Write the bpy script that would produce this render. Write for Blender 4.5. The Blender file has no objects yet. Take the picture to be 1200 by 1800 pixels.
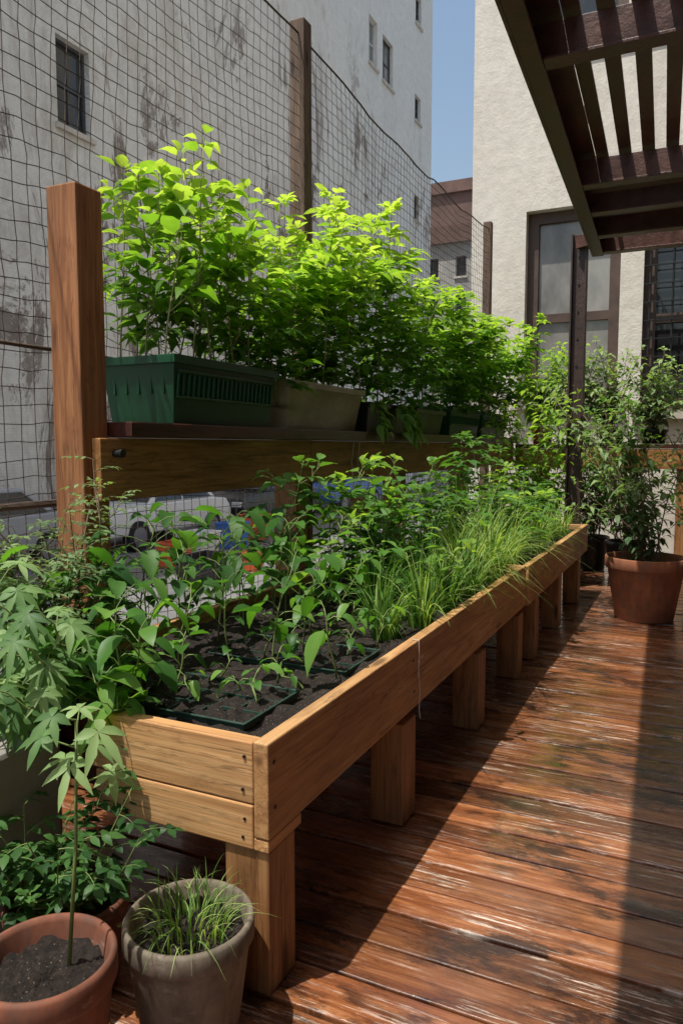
import bpy, math, random
from mathutils import Vector as V, noise as NZ
R = random.Random(11)
scene = bpy.context.scene
C = scene.collection
W = {}
rad = math.radians
PI = math.pi
rr = R.uniform

# ------------------------------------------------------------------ mesh builder
class MB:
    def __init__(s):
        s.v = []; s.f = []; s.t = []
    def add(s, vs, fs, tint=.5):
        b = len(s.v)
        s.v += [tuple(x) for x in vs]
        s.t += [tint] * len(vs)
        s.f += [tuple(i + b for i in f) for f in fs]
    def hexa(s, c, tint=.5):
        s.add(c, [(3, 2, 1, 0), (4, 5, 6, 7), (0, 1, 5, 4), (1, 2, 6, 5), (2, 3, 7, 6), (3, 0, 4, 7)], tint)
    def box(s, x0, x1, y0, y1, z0, z1, tint=.5):
        s.hexa([(x0, y0, z0), (x1, y0, z0), (x1, y1, z0), (x0, y1, z0), (x0, y0, z1), (x1, y0, z1), (x1, y1, z1), (x0, y1, z1)], tint)
    def tube(s, pts, rs, n=5, tint=.5, cap=True):
        pts = [V(p) for p in pts]
        if not isinstance(rs, (list, tuple)): rs = [rs] * len(pts)
        vs = []; fs = []
        for i, p in enumerate(pts):
            d = (pts[min(i + 1, len(pts) - 1)] - pts[max(i - 1, 0)])
            if d.length < 1e-9: d = V((0, 0, 1))
            d.normalize()
            a = V((1, 0, 0)) if abs(d.x) < .8 else V((0, 1, 0))
            e = d.cross(a).normalized(); g = d.cross(e)
            for k in range(n):
                q = 2 * PI * k / n
                vs.append(p + (e * math.cos(q) + g * math.sin(q)) * rs[i])
        for i in range(len(pts) - 1):
            for k in range(n):
                k2 = (k + 1) % n
                fs.append((i * n + k, i * n + k2, (i + 1) * n + k2, (i + 1) * n + k))
        if cap:
            fs.append(tuple(range(n))[::-1]); fs.append(tuple((len(pts) - 1) * n + k for k in range(n)))
        s.add(vs, fs, tint)
    def bar(s, p, q, w, h, tint=.5):
        p = V(p); q = V(q); d = (q - p).normalized()
        a = V((0, 0, 1)) if abs(d.z) < .9 else V((0, 1, 0))
        e = d.cross(a).normalized(); g = e.cross(d)
        e = e * w / 2; g = g * h / 2
        s.hexa([p - e - g, p + e - g, q + e - g, q - e - g, p - e + g, p + e + g, q + e + g, q - e + g], tint)
    def lathe(s, prof, c, n=40, wob=0):
        vs = []; fs = []
        for (r, z) in prof:
            for k in range(n):
                q = 2 * PI * k / n
                vs.append((c[0] + r * math.cos(q), c[1] + r * math.sin(q), c[2] + z))
        for i in range(len(prof) - 1):
            for k in range(n):
                k2 = (k + 1) % n
                fs.append((i * n + k, i * n + k2, (i + 1) * n + k2, (i + 1) * n + k))
        s.add(vs, fs)
    def build(s, name, mat, parent=None, o=None, smooth=False, bevel=0):
        me = bpy.data.meshes.new(name)
        off = W[parent] if (parent is not None and o is None) else V(o if o is not None else (0, 0, 0))
        me.from_pydata([(x - off.x, y - off.y, z - off.z) for x, y, z in s.v], [], s.f)
        at = me.attributes.new('tint', 'FLOAT', 'POINT')
        at.data.foreach_set('value', s.t)
        if smooth: me.polygons.foreach_set('use_smooth', [True] * len(me.polygons))
        me.materials.append(mat)
        me.update()
        ob = bpy.data.objects.new(name, me)
        C.objects.link(ob)
        if parent is not None:
            ob.parent = parent
            W[ob] = off
        else:
            ob.location = off; W[ob] = off
        if bevel:
            b = ob.modifiers.new('bevel', 'BEVEL'); b.width = bevel; b.segments = 2; b.limit_method = 'ANGLE'
        return ob

def tag(o, label=None, cat=None, group=None, kind=None):
    if label: o['label'] = label
    if cat: o['category'] = cat
    if group: o['group'] = group
    if kind: o['kind'] = kind
    return o

def root(name, label, cat, loc, group=None):
    o = bpy.data.objects.new(name, None); C.objects.link(o)
    o.empty_display_size = .1
    o.location = loc; W[o] = V(loc)
    return tag(o, label, cat, group)

# ------------------------------------------------------------------ materials
def newmat(name):
    m = bpy.data.materials.new(name); m.use_nodes = True
    nt = m.node_tree
    return m, nt, nt.nodes['Principled BSDF']

def N(nt, t, **k):
    n = nt.nodes.new(t)
    for a, b in k.items():
        if a in n.inputs: n.inputs[a].default_value = b
        else: setattr(n, a, b)
    return n

def ramp(nt, src, stops):
    r = nt.nodes.new('ShaderNodeValToRGB')
    e = r.color_ramp.elements
    while len(e) < len(stops): e.new(.5)
    for i, (p, c) in enumerate(stops):
        e[i].position = p
        e[i].color = (c, c, c, 1) if isinstance(c, (int, float)) else (c[0], c[1], c[2], 1)
    nt.links.new(src, r.inputs[0])
    return r.outputs[0]

def mixc(nt, fac, a, b, mode='MIX'):
    m = nt.nodes.new('ShaderNodeMix'); m.data_type = 'RGBA'; m.blend_type = mode
    for sock, val in ((m.inputs[0], fac), (m.inputs[6], a), (m.inputs[7], b)):
        if hasattr(val, 'links'): nt.links.new(val, sock)
        elif isinstance(val, (int, float)): sock.default_value = val
        else: sock.default_value = (val[0], val[1], val[2], 1)
    return m.outputs[2]

def coords(nt, scale=(1, 1, 1), rnd=True):
    tc = nt.nodes.new('ShaderNodeTexCoord')
    src = tc.outputs['Object']
    if rnd:
        oi = nt.nodes.new('ShaderNodeObjectInfo')
        ml = N(nt, 'ShaderNodeMath', operation='MULTIPLY'); ml.inputs[1].default_value = 37.0
        nt.links.new(oi.outputs['Random'], ml.inputs[0])
        ad = N(nt, 'ShaderNodeVectorMath', operation='ADD')
        nt.links.new(src, ad.inputs[0]); nt.links.new(ml.outputs[0], ad.inputs[1])
        src = ad.outputs[0]
    mp = nt.nodes.new('ShaderNodeMapping'); mp.inputs['Scale'].default_value = scale
    nt.links.new(src, mp.inputs[0])
    return mp.outputs[0]

def tex(nt, vec, scale, detail=5, rough=.6, dist=0):
    n = N(nt, 'ShaderNodeTexNoise', Scale=scale, Detail=detail, Roughness=rough, Distortion=dist)
    nt.links.new(vec, n.inputs['Vector'])
    return n.outputs[0]

def bump(nt, bs, h, strength=.3, dist=.01):
    b = N(nt, 'ShaderNodeBump', Strength=strength, Distance=dist)
    nt.links.new(h, b.inputs['Height']); nt.links.new(b.outputs[0], bs.inputs['Normal'])

def wood(name, axis, dark, mid, light, rough=.6, worn=.0):
    m, nt, bs = newmat(name)
    def sc(a, b):
        s = [b, b, b]; s[axis] = a
        return tuple(s)
    g = tex(nt, coords(nt, sc(.8, 11)), 2.2, 7, .62, 1.2)
    col = ramp(nt, g, [(.28, dark), (.48, mid), (.72, light)])
    fine = tex(nt, coords(nt, sc(2.2, 90)), 1.5, 4, .6, .3)
    col = mixc(nt, .36, col, ramp(nt, fine, [(.3, .4), (.65, 1.0)]), 'MULTIPLY')
    big = tex(nt, coords(nt, sc(.7, 2.)), 1.6, 4, .55)
    col = mixc(nt, .6, col, ramp(nt, big, [(.3, .45), (.7, 1.15)]), 'MULTIPLY')
    smu = tex(nt, coords(nt, sc(2.2, 7)), 2.2, 8, .74)
    col = mixc(nt, ramp(nt, smu, [(.54, 0), (.68, .6)]), col, tuple(x * .5 for x in dark))
    crk = tex(nt, coords(nt, sc(.45, 16)), 1.4, 5, .6, .6)
    col = mixc(nt, ramp(nt, crk, [(.488, 0), (.498, .75), (.508, 0)]), col, tuple(x * .22 for x in dark))
    vo = N(nt, 'ShaderNodeTexVoronoi', Scale=1.0); nt.links.new(coords(nt, sc(2.2, 8)), vo.inputs['Vector'])
    col = mixc(nt, ramp(nt, vo.outputs['Distance'], [(.07, .9), (.17, .0)]), col, tuple(x * .35 for x in dark))
    nt.links.new(col, bs.inputs['Base Color'])
    bs.inputs['Roughness'].default_value = rough
    bump(nt, bs, mixc(nt, .5, fine, g), .55, .004)
    return m

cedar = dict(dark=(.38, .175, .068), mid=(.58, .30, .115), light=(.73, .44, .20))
wood_y = wood('cedar_lengthwise', 1, **cedar)
wood_x = wood('cedar_crosswise', 0, **cedar)
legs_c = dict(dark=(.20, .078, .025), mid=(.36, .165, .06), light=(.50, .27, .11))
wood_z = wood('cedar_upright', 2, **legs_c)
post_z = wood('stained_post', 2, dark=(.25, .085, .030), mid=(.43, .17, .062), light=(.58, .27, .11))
beam_c = dict(dark=(.26, .10, .030), mid=(.50, .22, .066), light=(.66, .35, .125))
beam_y = wood('stained_beam', 1, **beam_c)
beam_x = wood('stained_beam_cross', 0, **beam_c)
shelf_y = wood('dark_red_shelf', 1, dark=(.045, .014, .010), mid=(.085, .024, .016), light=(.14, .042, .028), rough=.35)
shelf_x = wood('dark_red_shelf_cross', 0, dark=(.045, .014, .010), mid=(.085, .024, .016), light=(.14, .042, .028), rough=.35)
pole_m = wood('old_pole', 2, dark=(.08, .045, .03), mid=(.20, .13, .085), light=(.32, .22, .16), rough=.8)
pole_y = wood('old_rail', 1, dark=(.05, .03, .02), mid=(.13, .085, .06), light=(.22, .16, .12), rough=.8)

PITCH = .142
def deck_mat():
    m, nt, bs = newmat('wet_deck_wood')
    tc = nt.nodes.new('ShaderNodeTexCoord')
    sp = nt.nodes.new('ShaderNodeSeparateXYZ'); nt.links.new(tc.outputs['Object'], sp.inputs[0])
    dv = N(nt, 'ShaderNodeMath', operation='DIVIDE'); dv.inputs[1].default_value = PITCH
    nt.links.new(sp.outputs[1], dv.inputs[0])
    fl = N(nt, 'ShaderNodeMath', operation='FLOOR'); nt.links.new(dv.outputs[0], fl.inputs[0])
    wn = N(nt, 'ShaderNodeTexWhiteNoise', noise_dimensions='1D'); nt.links.new(fl.outputs[0], wn.inputs['W'])
    ml = N(nt, 'ShaderNodeMath', operation='MULTIPLY'); ml.inputs[1].default_value = 50
    nt.links.new(wn.outputs[0], ml.inputs[0])
    cb = nt.nodes.new('ShaderNodeCombineXYZ'); nt.links.new(ml.outputs[0], cb.inputs[0]); nt.links.new(ml.outputs[0], cb.inputs[2])
    ad = N(nt, 'ShaderNodeVectorMath', operation='ADD')
    nt.links.new(tc.outputs['Object'], ad.inputs[0]); nt.links.new(cb.outputs[0], ad.inputs[1])
    def mp(s):
        q = nt.nodes.new('ShaderNodeMapping'); q.inputs['Scale'].default_value = s
        nt.links.new(ad.outputs[0], q.inputs[0]); return q.outputs[0]
    def mpw(s):
        q = nt.nodes.new('ShaderNodeMapping'); q.inputs['Scale'].default_value = s
        nt.links.new(tc.outputs['Object'], q.inputs[0]); return q.outputs[0]
    g = tex(nt, mp((.8, 12, 1)), 2.2, 7, .62, 1.2)
    col = ramp(nt, g, [(.25, (.085, .024, .010)), (.48, (.235, .078, .028)), (.75, (.46, .19, .075))])
    fine = tex(nt, mp((3, 130, 1)), 1.3, 5, .65)
    col = mixc(nt, .45, col, ramp(nt, fine, [(.3, .35), (.65, 1.1)]), 'MULTIPLY')
    tone = ramp(nt, wn.outputs[0], [(0, .55), (1, 1.45)])
    col = mixc(nt, 1, col, tone, 'MULTIPLY')
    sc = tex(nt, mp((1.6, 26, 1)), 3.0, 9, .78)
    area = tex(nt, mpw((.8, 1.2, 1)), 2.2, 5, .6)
    wear_glint = mixc(nt, 1, ramp(nt, sc, [(.535, 0), (.62, .95)]), ramp(nt, area, [(.44, .06), (.56, 1)]), 'MULTIPLY')
    col = mixc(nt, wear_glint, col, (.80, .66, .54))  # pale streaks: worn wood plus white glare glints painted in
    st = tex(nt, mp((2.0, 6, 1)), 2.2, 8, .74)
    st2 = tex(nt, mpw((1.0, 1.2, 1)), 1.8, 4, .6)
    sf = mixc(nt, 1, ramp(nt, st, [(.46, 0), (.56, .9)]), ramp(nt, st2, [(.42, .12), (.56, 1)]), 'MULTIPLY')
    col = mixc(nt, sf, col, (.025, .010, .007))
    nt.links.new(col, bs.inputs['Base Color'])
    rg = tex(nt, mp((1.1, 6, 1)), 3.0, 6, .7)
    nt.links.new(ramp(nt, rg, [(.38, .10), (.62, .40)]), bs.inputs['Roughness'])
    bs.inputs['Specular IOR Level'].default_value = .6
    bs.inputs['Coat Weight'].default_value = .8
    nt.links.new(ramp(nt, rg, [(.40, .04), (.6, .3)]), bs.inputs['Coat Roughness'])
    mixh = mixc(nt, .6, fine, sc)
    bump(nt, bs, mixh, .4, .005)
    return m
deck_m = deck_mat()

def plain(name, c, rough=.5, var=.25, scale=6, metal=0, bmp=.0, spec=.5):
    m, nt, bs = newmat(name)
    n = tex(nt, coords(nt), scale, 6, .65)
    col = ramp(nt, n, [(.3, tuple(x * (1 - var) for x in c)), (.7, tuple(min(1, x * (1 + var)) for x in c))])
    nt.links.new(col, bs.inputs['Base Color'])
    nt.links.new(ramp(nt, n, [(.3, rough * .8), (.7, min(1, rough * 1.2))]), bs.inputs['Roughness'])
    bs.inputs['Metallic'].default_value = metal
    bs.inputs['Specular IOR Level'].default_value = spec
    if bmp: bump(nt, bs, tex(nt, coords(nt), scale * 6, 4, .6), bmp, .01)
    return m

def stucco():
    m, nt, bs = newmat('cream_stucco')
    v = coords(nt, rnd=False)
    n1 = tex(nt, v, .5, 5, .6)
    col = ramp(nt, n1, [(.3, (.74, .68, .59)), (.7, (.87, .82, .73))])
    stv = coords(nt, (2.5, 2.5, .22), False)
    col = mixc(nt, ramp(nt, tex(nt, stv, 1.0, 6, .65), [(.52, 0), (.8, .55)]), col, (.46, .39, .32))
    n2 = tex(nt, v, 7, 6, .65); n3 = tex(nt, v, 30, 4, .6)
    col = mixc(nt, .3, col, ramp(nt, n2, [(.35, .6), (.6, 1.05)]), 'MULTIPLY')
    nt.links.new(col, bs.inputs['Base Color'])
    bs.inputs['Roughness'].default_value = .9
    bump(nt, bs, mixc(nt, .3, n2, n3), .45, .025)
    return m
stucco_m = stucco()

def weathered():
    m, nt, bs = newmat('weathered_painted_brick')
    tc = nt.nodes.new('ShaderNodeTexCoord')
    sp = nt.nodes.new('ShaderNodeSeparateXYZ'); nt.links.new(tc.outputs['Object'], sp.inputs[0])
    cb = nt.nodes.new('ShaderNodeCombineXYZ'); nt.links.new(sp.outputs[1], cb.inputs[0]); nt.links.new(sp.outputs[2], cb.inputs[1])
    br = N(nt, 'ShaderNodeTexBrick', Scale=4.0); nt.links.new(cb.outputs[0], br.inputs['Vector'])
    br.inputs['Color1'].default_value = (.92, .88, .80, 1); br.inputs['Color2'].default_value = (.89, .85, .77, 1)
    br.inputs['Mortar'].default_value = (.82, .78, .71, 1); br.inputs['Mortar Size'].default_value = .03
    v = coords(nt, rnd=False)
    mr = N(nt, 'ShaderNodeMapRange'); nt.links.new(sp.outputs[2], mr.inputs[0])
    mr.inputs[1].default_value = 14.0; mr.inputs[2].default_value = 19.5; mr.inputs[3].default_value = 1.0; mr.inputs[4].default_value = .0
    def masked(src, f=1.0):
        q = N(nt, 'ShaderNodeMath', operation='MULTIPLY')
        nt.links.new(src, q.inputs[0]); nt.links.new(mr.outputs[0], q.inputs[1]); return q.outputs[0]
    col = br.outputs[0]
    d1 = tex(nt, coords(nt, (1, .8, .3), False), 1.0, 11, .78, .8)
    col = mixc(nt, masked(ramp(nt, d1, [(.49, 0), (.60, .7)])), col, (.58, .51, .43))
    d2 = tex(nt, coords(nt, (1, .9, .34), False), .6, 12, .8, .7)
    col = mixc(nt, masked(ramp(nt, d2, [(.545, 0), (.58, .95)])), col, (.19, .135, .10))
    d5 = tex(nt, coords(nt, (1, 3.0, .14), False), 1.0, 7, .72)
    col = mixc(nt, masked(ramp(nt, d5, [(.56, 0), (.74, .6)])), col, (.40, .34, .28))
    d3 = tex(nt, v, .22, 6, .65)
    col = mixc(nt, ramp(nt, d3, [(.4, 0), (.65, .35)]), col, (.74, .71, .66))
    d4 = tex(nt, v, 3.5, 8, .75)
    col = mixc(nt, .4, col, ramp(nt, d4, [(.3, .6), (.6, 1.05)]), 'MULTIPLY')
    nt.links.new(col, bs.inputs['Base Color'])
    bs.inputs['Roughness'].default_value = .9
    bump(nt, bs, d4, .6, .1)
    return m
weath_m = weathered()

def leafmat(name, dark, mid, light, tr=.45, trc=None, rough=.5):
    m, nt, bs = newmat(name)
    at = N(nt, 'ShaderNodeAttribute', attribute_name='tint')
    n = tex(nt, coords(nt), 30, 3, .6)
    ad = N(nt, 'ShaderNodeMath', operation='ADD'); nt.links.new(at.outputs['Fac'], ad.inputs[0])
    mm = N(nt, 'ShaderNodeMath', operation='MULTIPLY_ADD'); nt.links.new(n, mm.inputs[0]); mm.inputs[1].default_value = .3; mm.inputs[2].default_value = -.15
    nt.links.new(mm.outputs[0], ad.inputs[1])
    col = ramp(nt, ad.outputs[0], [(.05, dark), (.5, mid), (.95, light)])
    nt.links.new(col, bs.inputs['Base Color'])
    bs.inputs['Roughness'].default_value = rough
    bs.inputs['Specular IOR Level'].default_value = .28
    tl = nt.nodes.new('ShaderNodeBsdfTranslucent')
    k = trc or (1.9, 1.7, .7)
    tcol = mixc(nt, 1, col, k, 'MULTIPLY'); nt.links.new(tcol, tl.inputs[0])
    mx = nt.nodes.new('ShaderNodeMixShader'); mx.inputs[0].default_value = tr
    nt.links.new(bs.outputs[0], mx.inputs[1]); nt.links.new(tl.outputs[0], mx.inputs[2])
    nt.links.new(mx.outputs[0], nt.nodes['Material Output'].inputs[0])
    return m
lf_lime = leafmat('lime_leaves', (.055, .15, .02), (.16, .32, .042), (.42, .56, .14), .54, (1.82, 1.74, .64))
lf_mid = leafmat('mid_green_leaves', (.045, .14, .022), (.125, .27, .04), (.31, .46, .09), .5, (1.8, 1.76, .65))
lf_dark = leafmat('deep_green_leaves', (.025, .08, .02), (.06, .155, .03), (.14, .28, .055), .38, (1.6, 1.7, .6))
lf_deep = leafmat('shaded_deep_leaves', (.014, .05, .014), (.035, .10, .022), (.08, .18, .04), .3, (1.5, 1.6, .6))  # darker leaf copy, shade on the low pot bush put into the colour
lf_blue = leafmat('grey_green_leaves', (.045, .095, .045), (.115, .195, .08), (.29, .40, .17), .36, (1.5, 1.6, .6))
lf_palm = leafmat('palmate_leaves', (.055, .13, .045), (.13, .24, .075), (.31, .44, .18), .36, (1.5, 1.6, .6))
lf_grass = leafmat('grass_blades', (.03, .10, .018), (.115, .24, .04), (.42, .54, .18), .44, (1.7, 1.7, .6))
lf_bean = leafmat('bean_leaves', (.04, .12, .022), (.095, .23, .04), (.22, .39, .08), .44, (1.7, 1.8, .6), .42)
stem_g = plain('green_stem', (.16, .22, .06), .6, .35, 20)
stem_p = plain('pale_stem', (.34, .33, .15), .6, .35, 20)
stem_b = plain('woody_stem', (.14, .10, .06), .8, .35, 20)

def soil_mat():
    m, nt, bs = newmat('potting_soil')
    v = coords(nt)
    n = tex(nt, v, 60, 7, .75)
    col = ramp(nt, n, [(.35, (.010, .007, .005)), (.55, (.033, .021, .015)), (.75, (.11, .072, .05))])
    vo = N(nt, 'ShaderNodeTexVoronoi', Scale=90.0); nt.links.new(v, vo.inputs['Vector'])
    col = mixc(nt, ramp(nt, vo.outputs['Distance'], [(.10, .8), (.16, 0)]), col, (.28, .23, .18))
    nt.links.new(col, bs.inputs['Base Color']); bs.inputs['Roughness'].default_value = .95
    bump(nt, bs, n, 1.0, .02)
    return m
soil_m = soil_mat()
def clay(name, c, stain):
    m, nt, bs = newmat(name)
    n = tex(nt, coords(nt), 7, 6, .65)
    col = ramp(nt, n, [(.3, tuple(x * .65 for x in c)), (.7, tuple(x * 1.25 for x in c))])
    s = tex(nt, coords(nt, (3, 3, 1.2)), 5, 9, .74)
    col = mixc(nt, ramp(nt, s, [(.47, 0), (.62, .8)]), col, stain)
    d = tex(nt, coords(nt, (9, 9, 1)), 2, 6, .65)
    col = mixc(nt, .6, col, ramp(nt, d, [(.3, .5), (.65, 1.1)]), 'MULTIPLY')
    lim = tex(nt, coords(nt, (1, 1, 2.5)), 9, 8, .75)
    col = mixc(nt, ramp(nt, lim, [(.60, 0), (.74, .55)]), col, (.42, .36, .30))
    nt.links.new(col, bs.inputs['Base Color']); bs.inputs['Roughness'].default_value = .8
    bump(nt, bs, s, .3, .006)
    return m
terra_m = clay('terracotta', (.33, .115, .052), (.22, .11, .07))
terra_d = clay('dull_terracotta', (.22, .075, .038), (.13, .065, .045))
grey_pot_m = clay('grey_brown_clay', (.20, .16, .115), (.09, .065, .045))
green_pl = plain('dark_green_plastic', (.008, .070, .026), .38, .25, 4)
green_pl2 = plain('green_plastic', (.012, .09, .035), .38, .25, 4)
tray_m = plain('dusty_green_tray', (.015, .045, .03), .6, .6, 20)
black_pl = plain('black_plastic', (.015, .015, .016), .4, .3, 5)
gap_shade_m = plain('gap_shade', (.012, .008, .006), .9, .3, 5)
red_pl = plain('red_plastic', (.40, .035, .02), .4, .2, 5)
steel_m = plain('rusty_brown_iron', (.10, .045, .034), .45, .5, 9, bmp=.3)
steel_d = plain('dark_brown_iron', (.06, .034, .028), .5, .4, 9, bmp=.3)
wire_m = plain('net_cord', (.07, .047, .036), .7, .4, 5)
conc_m = plain('grey_concrete', (.30, .28, .25), .9, .3, 3, bmp=.35)
asph_m = plain('asphalt', (.16, .155, .15), .9, .3, 1.2, bmp=.3)
frame_m = plain('brown_window_frame', (.095, .06, .045), .6, .3, 6)
frame_w = plain('white_window_frame', (.6, .6, .59), .6, .2, 6)
frame_d = plain('dark_window_frame', (.07, .07, .075), .6, .3, 6)
twine_m = plain('pale_twine', (.55, .50, .42), .9, .2, 20)
sill_m = plain('stone_sill', (.56, .51, .43), .9, .25, 4, bmp=.3)
screw_m = plain('dark_screw', (.03, .03, .03), .4, .2, 5, .6)
def glass(name, c, rough=.04):
    m, nt, bs = newmat(name)
    n = tex(nt, coords(nt, (1.2, 1.2, .6)), 1.5, 4, .6)
    nt.links.new(ramp(nt, n, [(.35, tuple(x * .4 for x in c)), (.65, c)]), bs.inputs['Base Color'])
    bs.inputs['Roughness'].default_value = rough
    bs.inputs['Specular IOR Level'].default_value = .7
    return m
glass_m = glass('window_glass', (.05, .053, .055))
glass_l = glass('pale_reflection_glass', (.36, .34, .31), .12)  # pale grey base colour paints in reflections on the panes
def clear_plastic():
    m, nt, bs = newmat('murky_clear_plastic')
    n = tex(nt, coords(nt, (1, 1, 2)), 4, 5, .65)
    nt.links.new(ramp(nt, n, [(.3, (.36, .29, .18)), (.7, (.78, .72, .58))]), bs.inputs['Base Color'])
    bs.inputs['Roughness'].default_value = .18
    tp = nt.nodes.new('ShaderNodeBsdfTransparent'); tp.inputs[0].default_value = (.9, .88, .80, 1)
    tl = nt.nodes.new('ShaderNodeBsdfTranslucent'); tl.inputs[0].default_value = (.75, .68, .52, 1)
    m1 = nt.nodes.new('ShaderNodeMixShader'); m1.inputs[0].default_value = .4
    nt.links.new(bs.outputs[0], m1.inputs[1]); nt.links.new(tl.outputs[0], m1.inputs[2])
    mx = nt.nodes.new('ShaderNodeMixShader'); mx.inputs[0].default_value = .35
    nt.links.new(m1.outputs[0], mx.inputs[1]); nt.links.new(tp.outputs[0], mx.inputs[2])
    nt.links.new(mx.outputs[0], nt.nodes['Material Output'].inputs[0])
    return m
clear_m = clear_plastic()
def brick_mat(name, c1, c2, mo):
    m, nt, bs = newmat(name)
    tc = nt.nodes.new('ShaderNodeTexCoord')
    sp = nt.nodes.new('ShaderNodeSeparateXYZ'); nt.links.new(tc.outputs['Object'], sp.inputs[0])
    a = N(nt, 'ShaderNodeMath', operation='ADD'); nt.links.new(sp.outputs[0], a.inputs[0]); nt.links.new(sp.outputs[1], a.inputs[1])
    cb = nt.nodes.new('ShaderNodeCombineXYZ'); nt.links.new(a.outputs[0], cb.inputs[0]); nt.links.new(sp.outputs[2], cb.inputs[1])
    br = N(nt, 'ShaderNodeTexBrick', Scale=3.0); nt.links.new(cb.outputs[0], br.inputs['Vector'])
    br.inputs['Color1'].default_value = (*c1, 1); br.inputs['Color2'].default_value = (*c2, 1); br.inputs['Mortar'].default_value = (*mo, 1)
    n = tex(nt, coords(nt), .8, 6, .65)
    nt.links.new(mixc(nt, .6, br.outputs[0], ramp(nt, n, [(.3, .5), (.65, 1.1)]), 'MULTIPLY'), bs.inputs['Base Color'])
    bs.inputs['Roughness'].default_value = .9
    return m
brick_m = brick_mat('brown_brick', (.17, .085, .065), (.13, .06, .048), (.2, .17, .15))
wing_m = brick_mat('dark_brown_brick', (.11, .055, .042), (.08, .04, .032), (.13, .11, .10))
pale_m = brick_mat('pale_painted_brick', (.50, .47, .43), (.42, .40, .37), (.34, .32, .30))

# ------------------------------------------------------------------ setting
g = MB(); g.add([(-400, -400, -.9), (400, -400, -.9), (400, 400, -.9), (-400, 400, -.9)], [(0, 1, 2, 3)])
tag(g.build('ground', asph_m), kind='structure')

d = MB()
y = -1.2
while y < 9.6:
    w = PITCH
    n = math.floor(y / w + .5)
    y0 = n * w + .005; y1 = (n + 1) * w - .005
    dz = rr(-.003, .003)
    jx = rr(.2, 1.3)
    d.box(-2.2, jx - .0015, y0, y1, -.03, dz); d.box(jx + .0015, 1.49, y0, y1, -.03, dz + rr(-.002, .002))
    y += w
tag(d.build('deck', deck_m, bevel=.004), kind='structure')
b = MB(); b.add([(-2.24, -1.3, -.0325), (1.488, -1.3, -.0325), (1.488, 9.9, -.0325), (-2.24, 9.9, -.0325)], [(0, 1, 2, 3)])
tag(b.build('deck_gap_shade', gap_shade_m), kind='structure')  # added dark sheet standing in for shade in the board gaps
b = MB(); b.box(-2.55, 1.49, -2, 9.95, -.895, -.038)
tag(b.build('terrace_base', conc_m), kind='structure')
cu = MB(); cu.box(-2.52, -2.25, -1.9, 9.9, -.034, .36)
tag(cu.build('parapet_wall', conc_m, bevel=.012), 'low grey concrete parapet along the terrace edge behind the raised beds', 'wall')
cu = MB(); cu.box(-2.245, -1.485, -.6, 1.402, .004, .56)
tag(cu.build('concrete_ledge', conc_m, bevel=.015), 'pale concrete ledge at the left beside the near end of the raised bed', 'ledge')

# ------------------------------------------------------------------ buildings
def wall_holes(mb, u0, u1, v0, v1, holes, mp, depth):
    us = sorted({u0, u1, *[h[0] for h in holes], *[h[1] for h in holes]})
    vs = sorted({v0, v1, *[h[2] for h in holes], *[h[3] for h in holes]})
    for i in range(len(us) - 1):
        for j in range(len(vs) - 1):
            cu_, cv = (us[i] + us[i + 1]) / 2, (vs[j] + vs[j + 1]) / 2
            if any(h[0] < cu_ < h[1] and h[2] < cv < h[3] for h in holes): continue
            mb.add([mp(us[i], vs[j], 0), mp(us[i + 1], vs[j], 0), mp(us[i + 1], vs[j + 1], 0), mp(us[i], vs[j + 1], 0)], [(0, 1, 2, 3)])
    for (a, b_, c, e) in holes:
        for (p, q) in (((a, c), (b_, c)), ((b_, c), (b_, e)), ((b_, e), (a, e)), ((a, e), (a, c))):
            mb.add([mp(*p, 0), mp(*q, 0), mp(*q, depth), mp(*p, depth)], [(0, 1, 2, 3)])
def ubox(mb, mp, a, b_, c, e, w0, w1):
    mb.hexa([mp(a, c, w0), mp(b_, c, w0), mp(b_, e, w0), mp(a, e, w0), mp(a, c, w1), mp(b_, c, w1), mp(b_, e, w1), mp(a, e, w1)])
def window(parent, mp, h, depth, fm, gm, fw=.06, muntins=0, sill=True, mid=.5):
    a, b_, c, e = h
    f = MB(); k = fw; i = .003
    ubox(f, mp, a + i, a + k, c + i, e - i, depth - .10, depth - .02); ubox(f, mp, b_ - k, b_ - i, c + i, e - i, depth - .10, depth - .02)
    ubox(f, mp, a + k, b_ - k, c + i, c + k, depth - .10, depth - .02); ubox(f, mp, a + k, b_ - k, e - k, e - i, depth - .10, depth - .02)
    m_ = c + (e - c) * mid
    ubox(f, mp, a + k, b_ - k, m_ - k * .4, m_ + k * .4, depth - .085, depth - .025)
    for q in range(muntins):
        x = a + (b_ - a) * (q + 1) / (muntins + 1)
        ubox(f, mp, x - .015, x + .015, c + k, e - k, depth - .07, depth - .03)
    fo = f.build('window', fm, parent)
    p = MB(); ubox(p, mp, a + k * .5, b_ - k * .5, c + k * .5, e - k * .5, depth - .045, depth - .04)
    p.build('pane', gm, fo)
    if sill:
        s = MB(); ubox(s, mp, a - .08, b_ + .08, c - .12, c - .004, -.09, depth - .11)
        s.build('sill', sill_m, fo)
    return fo

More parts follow.
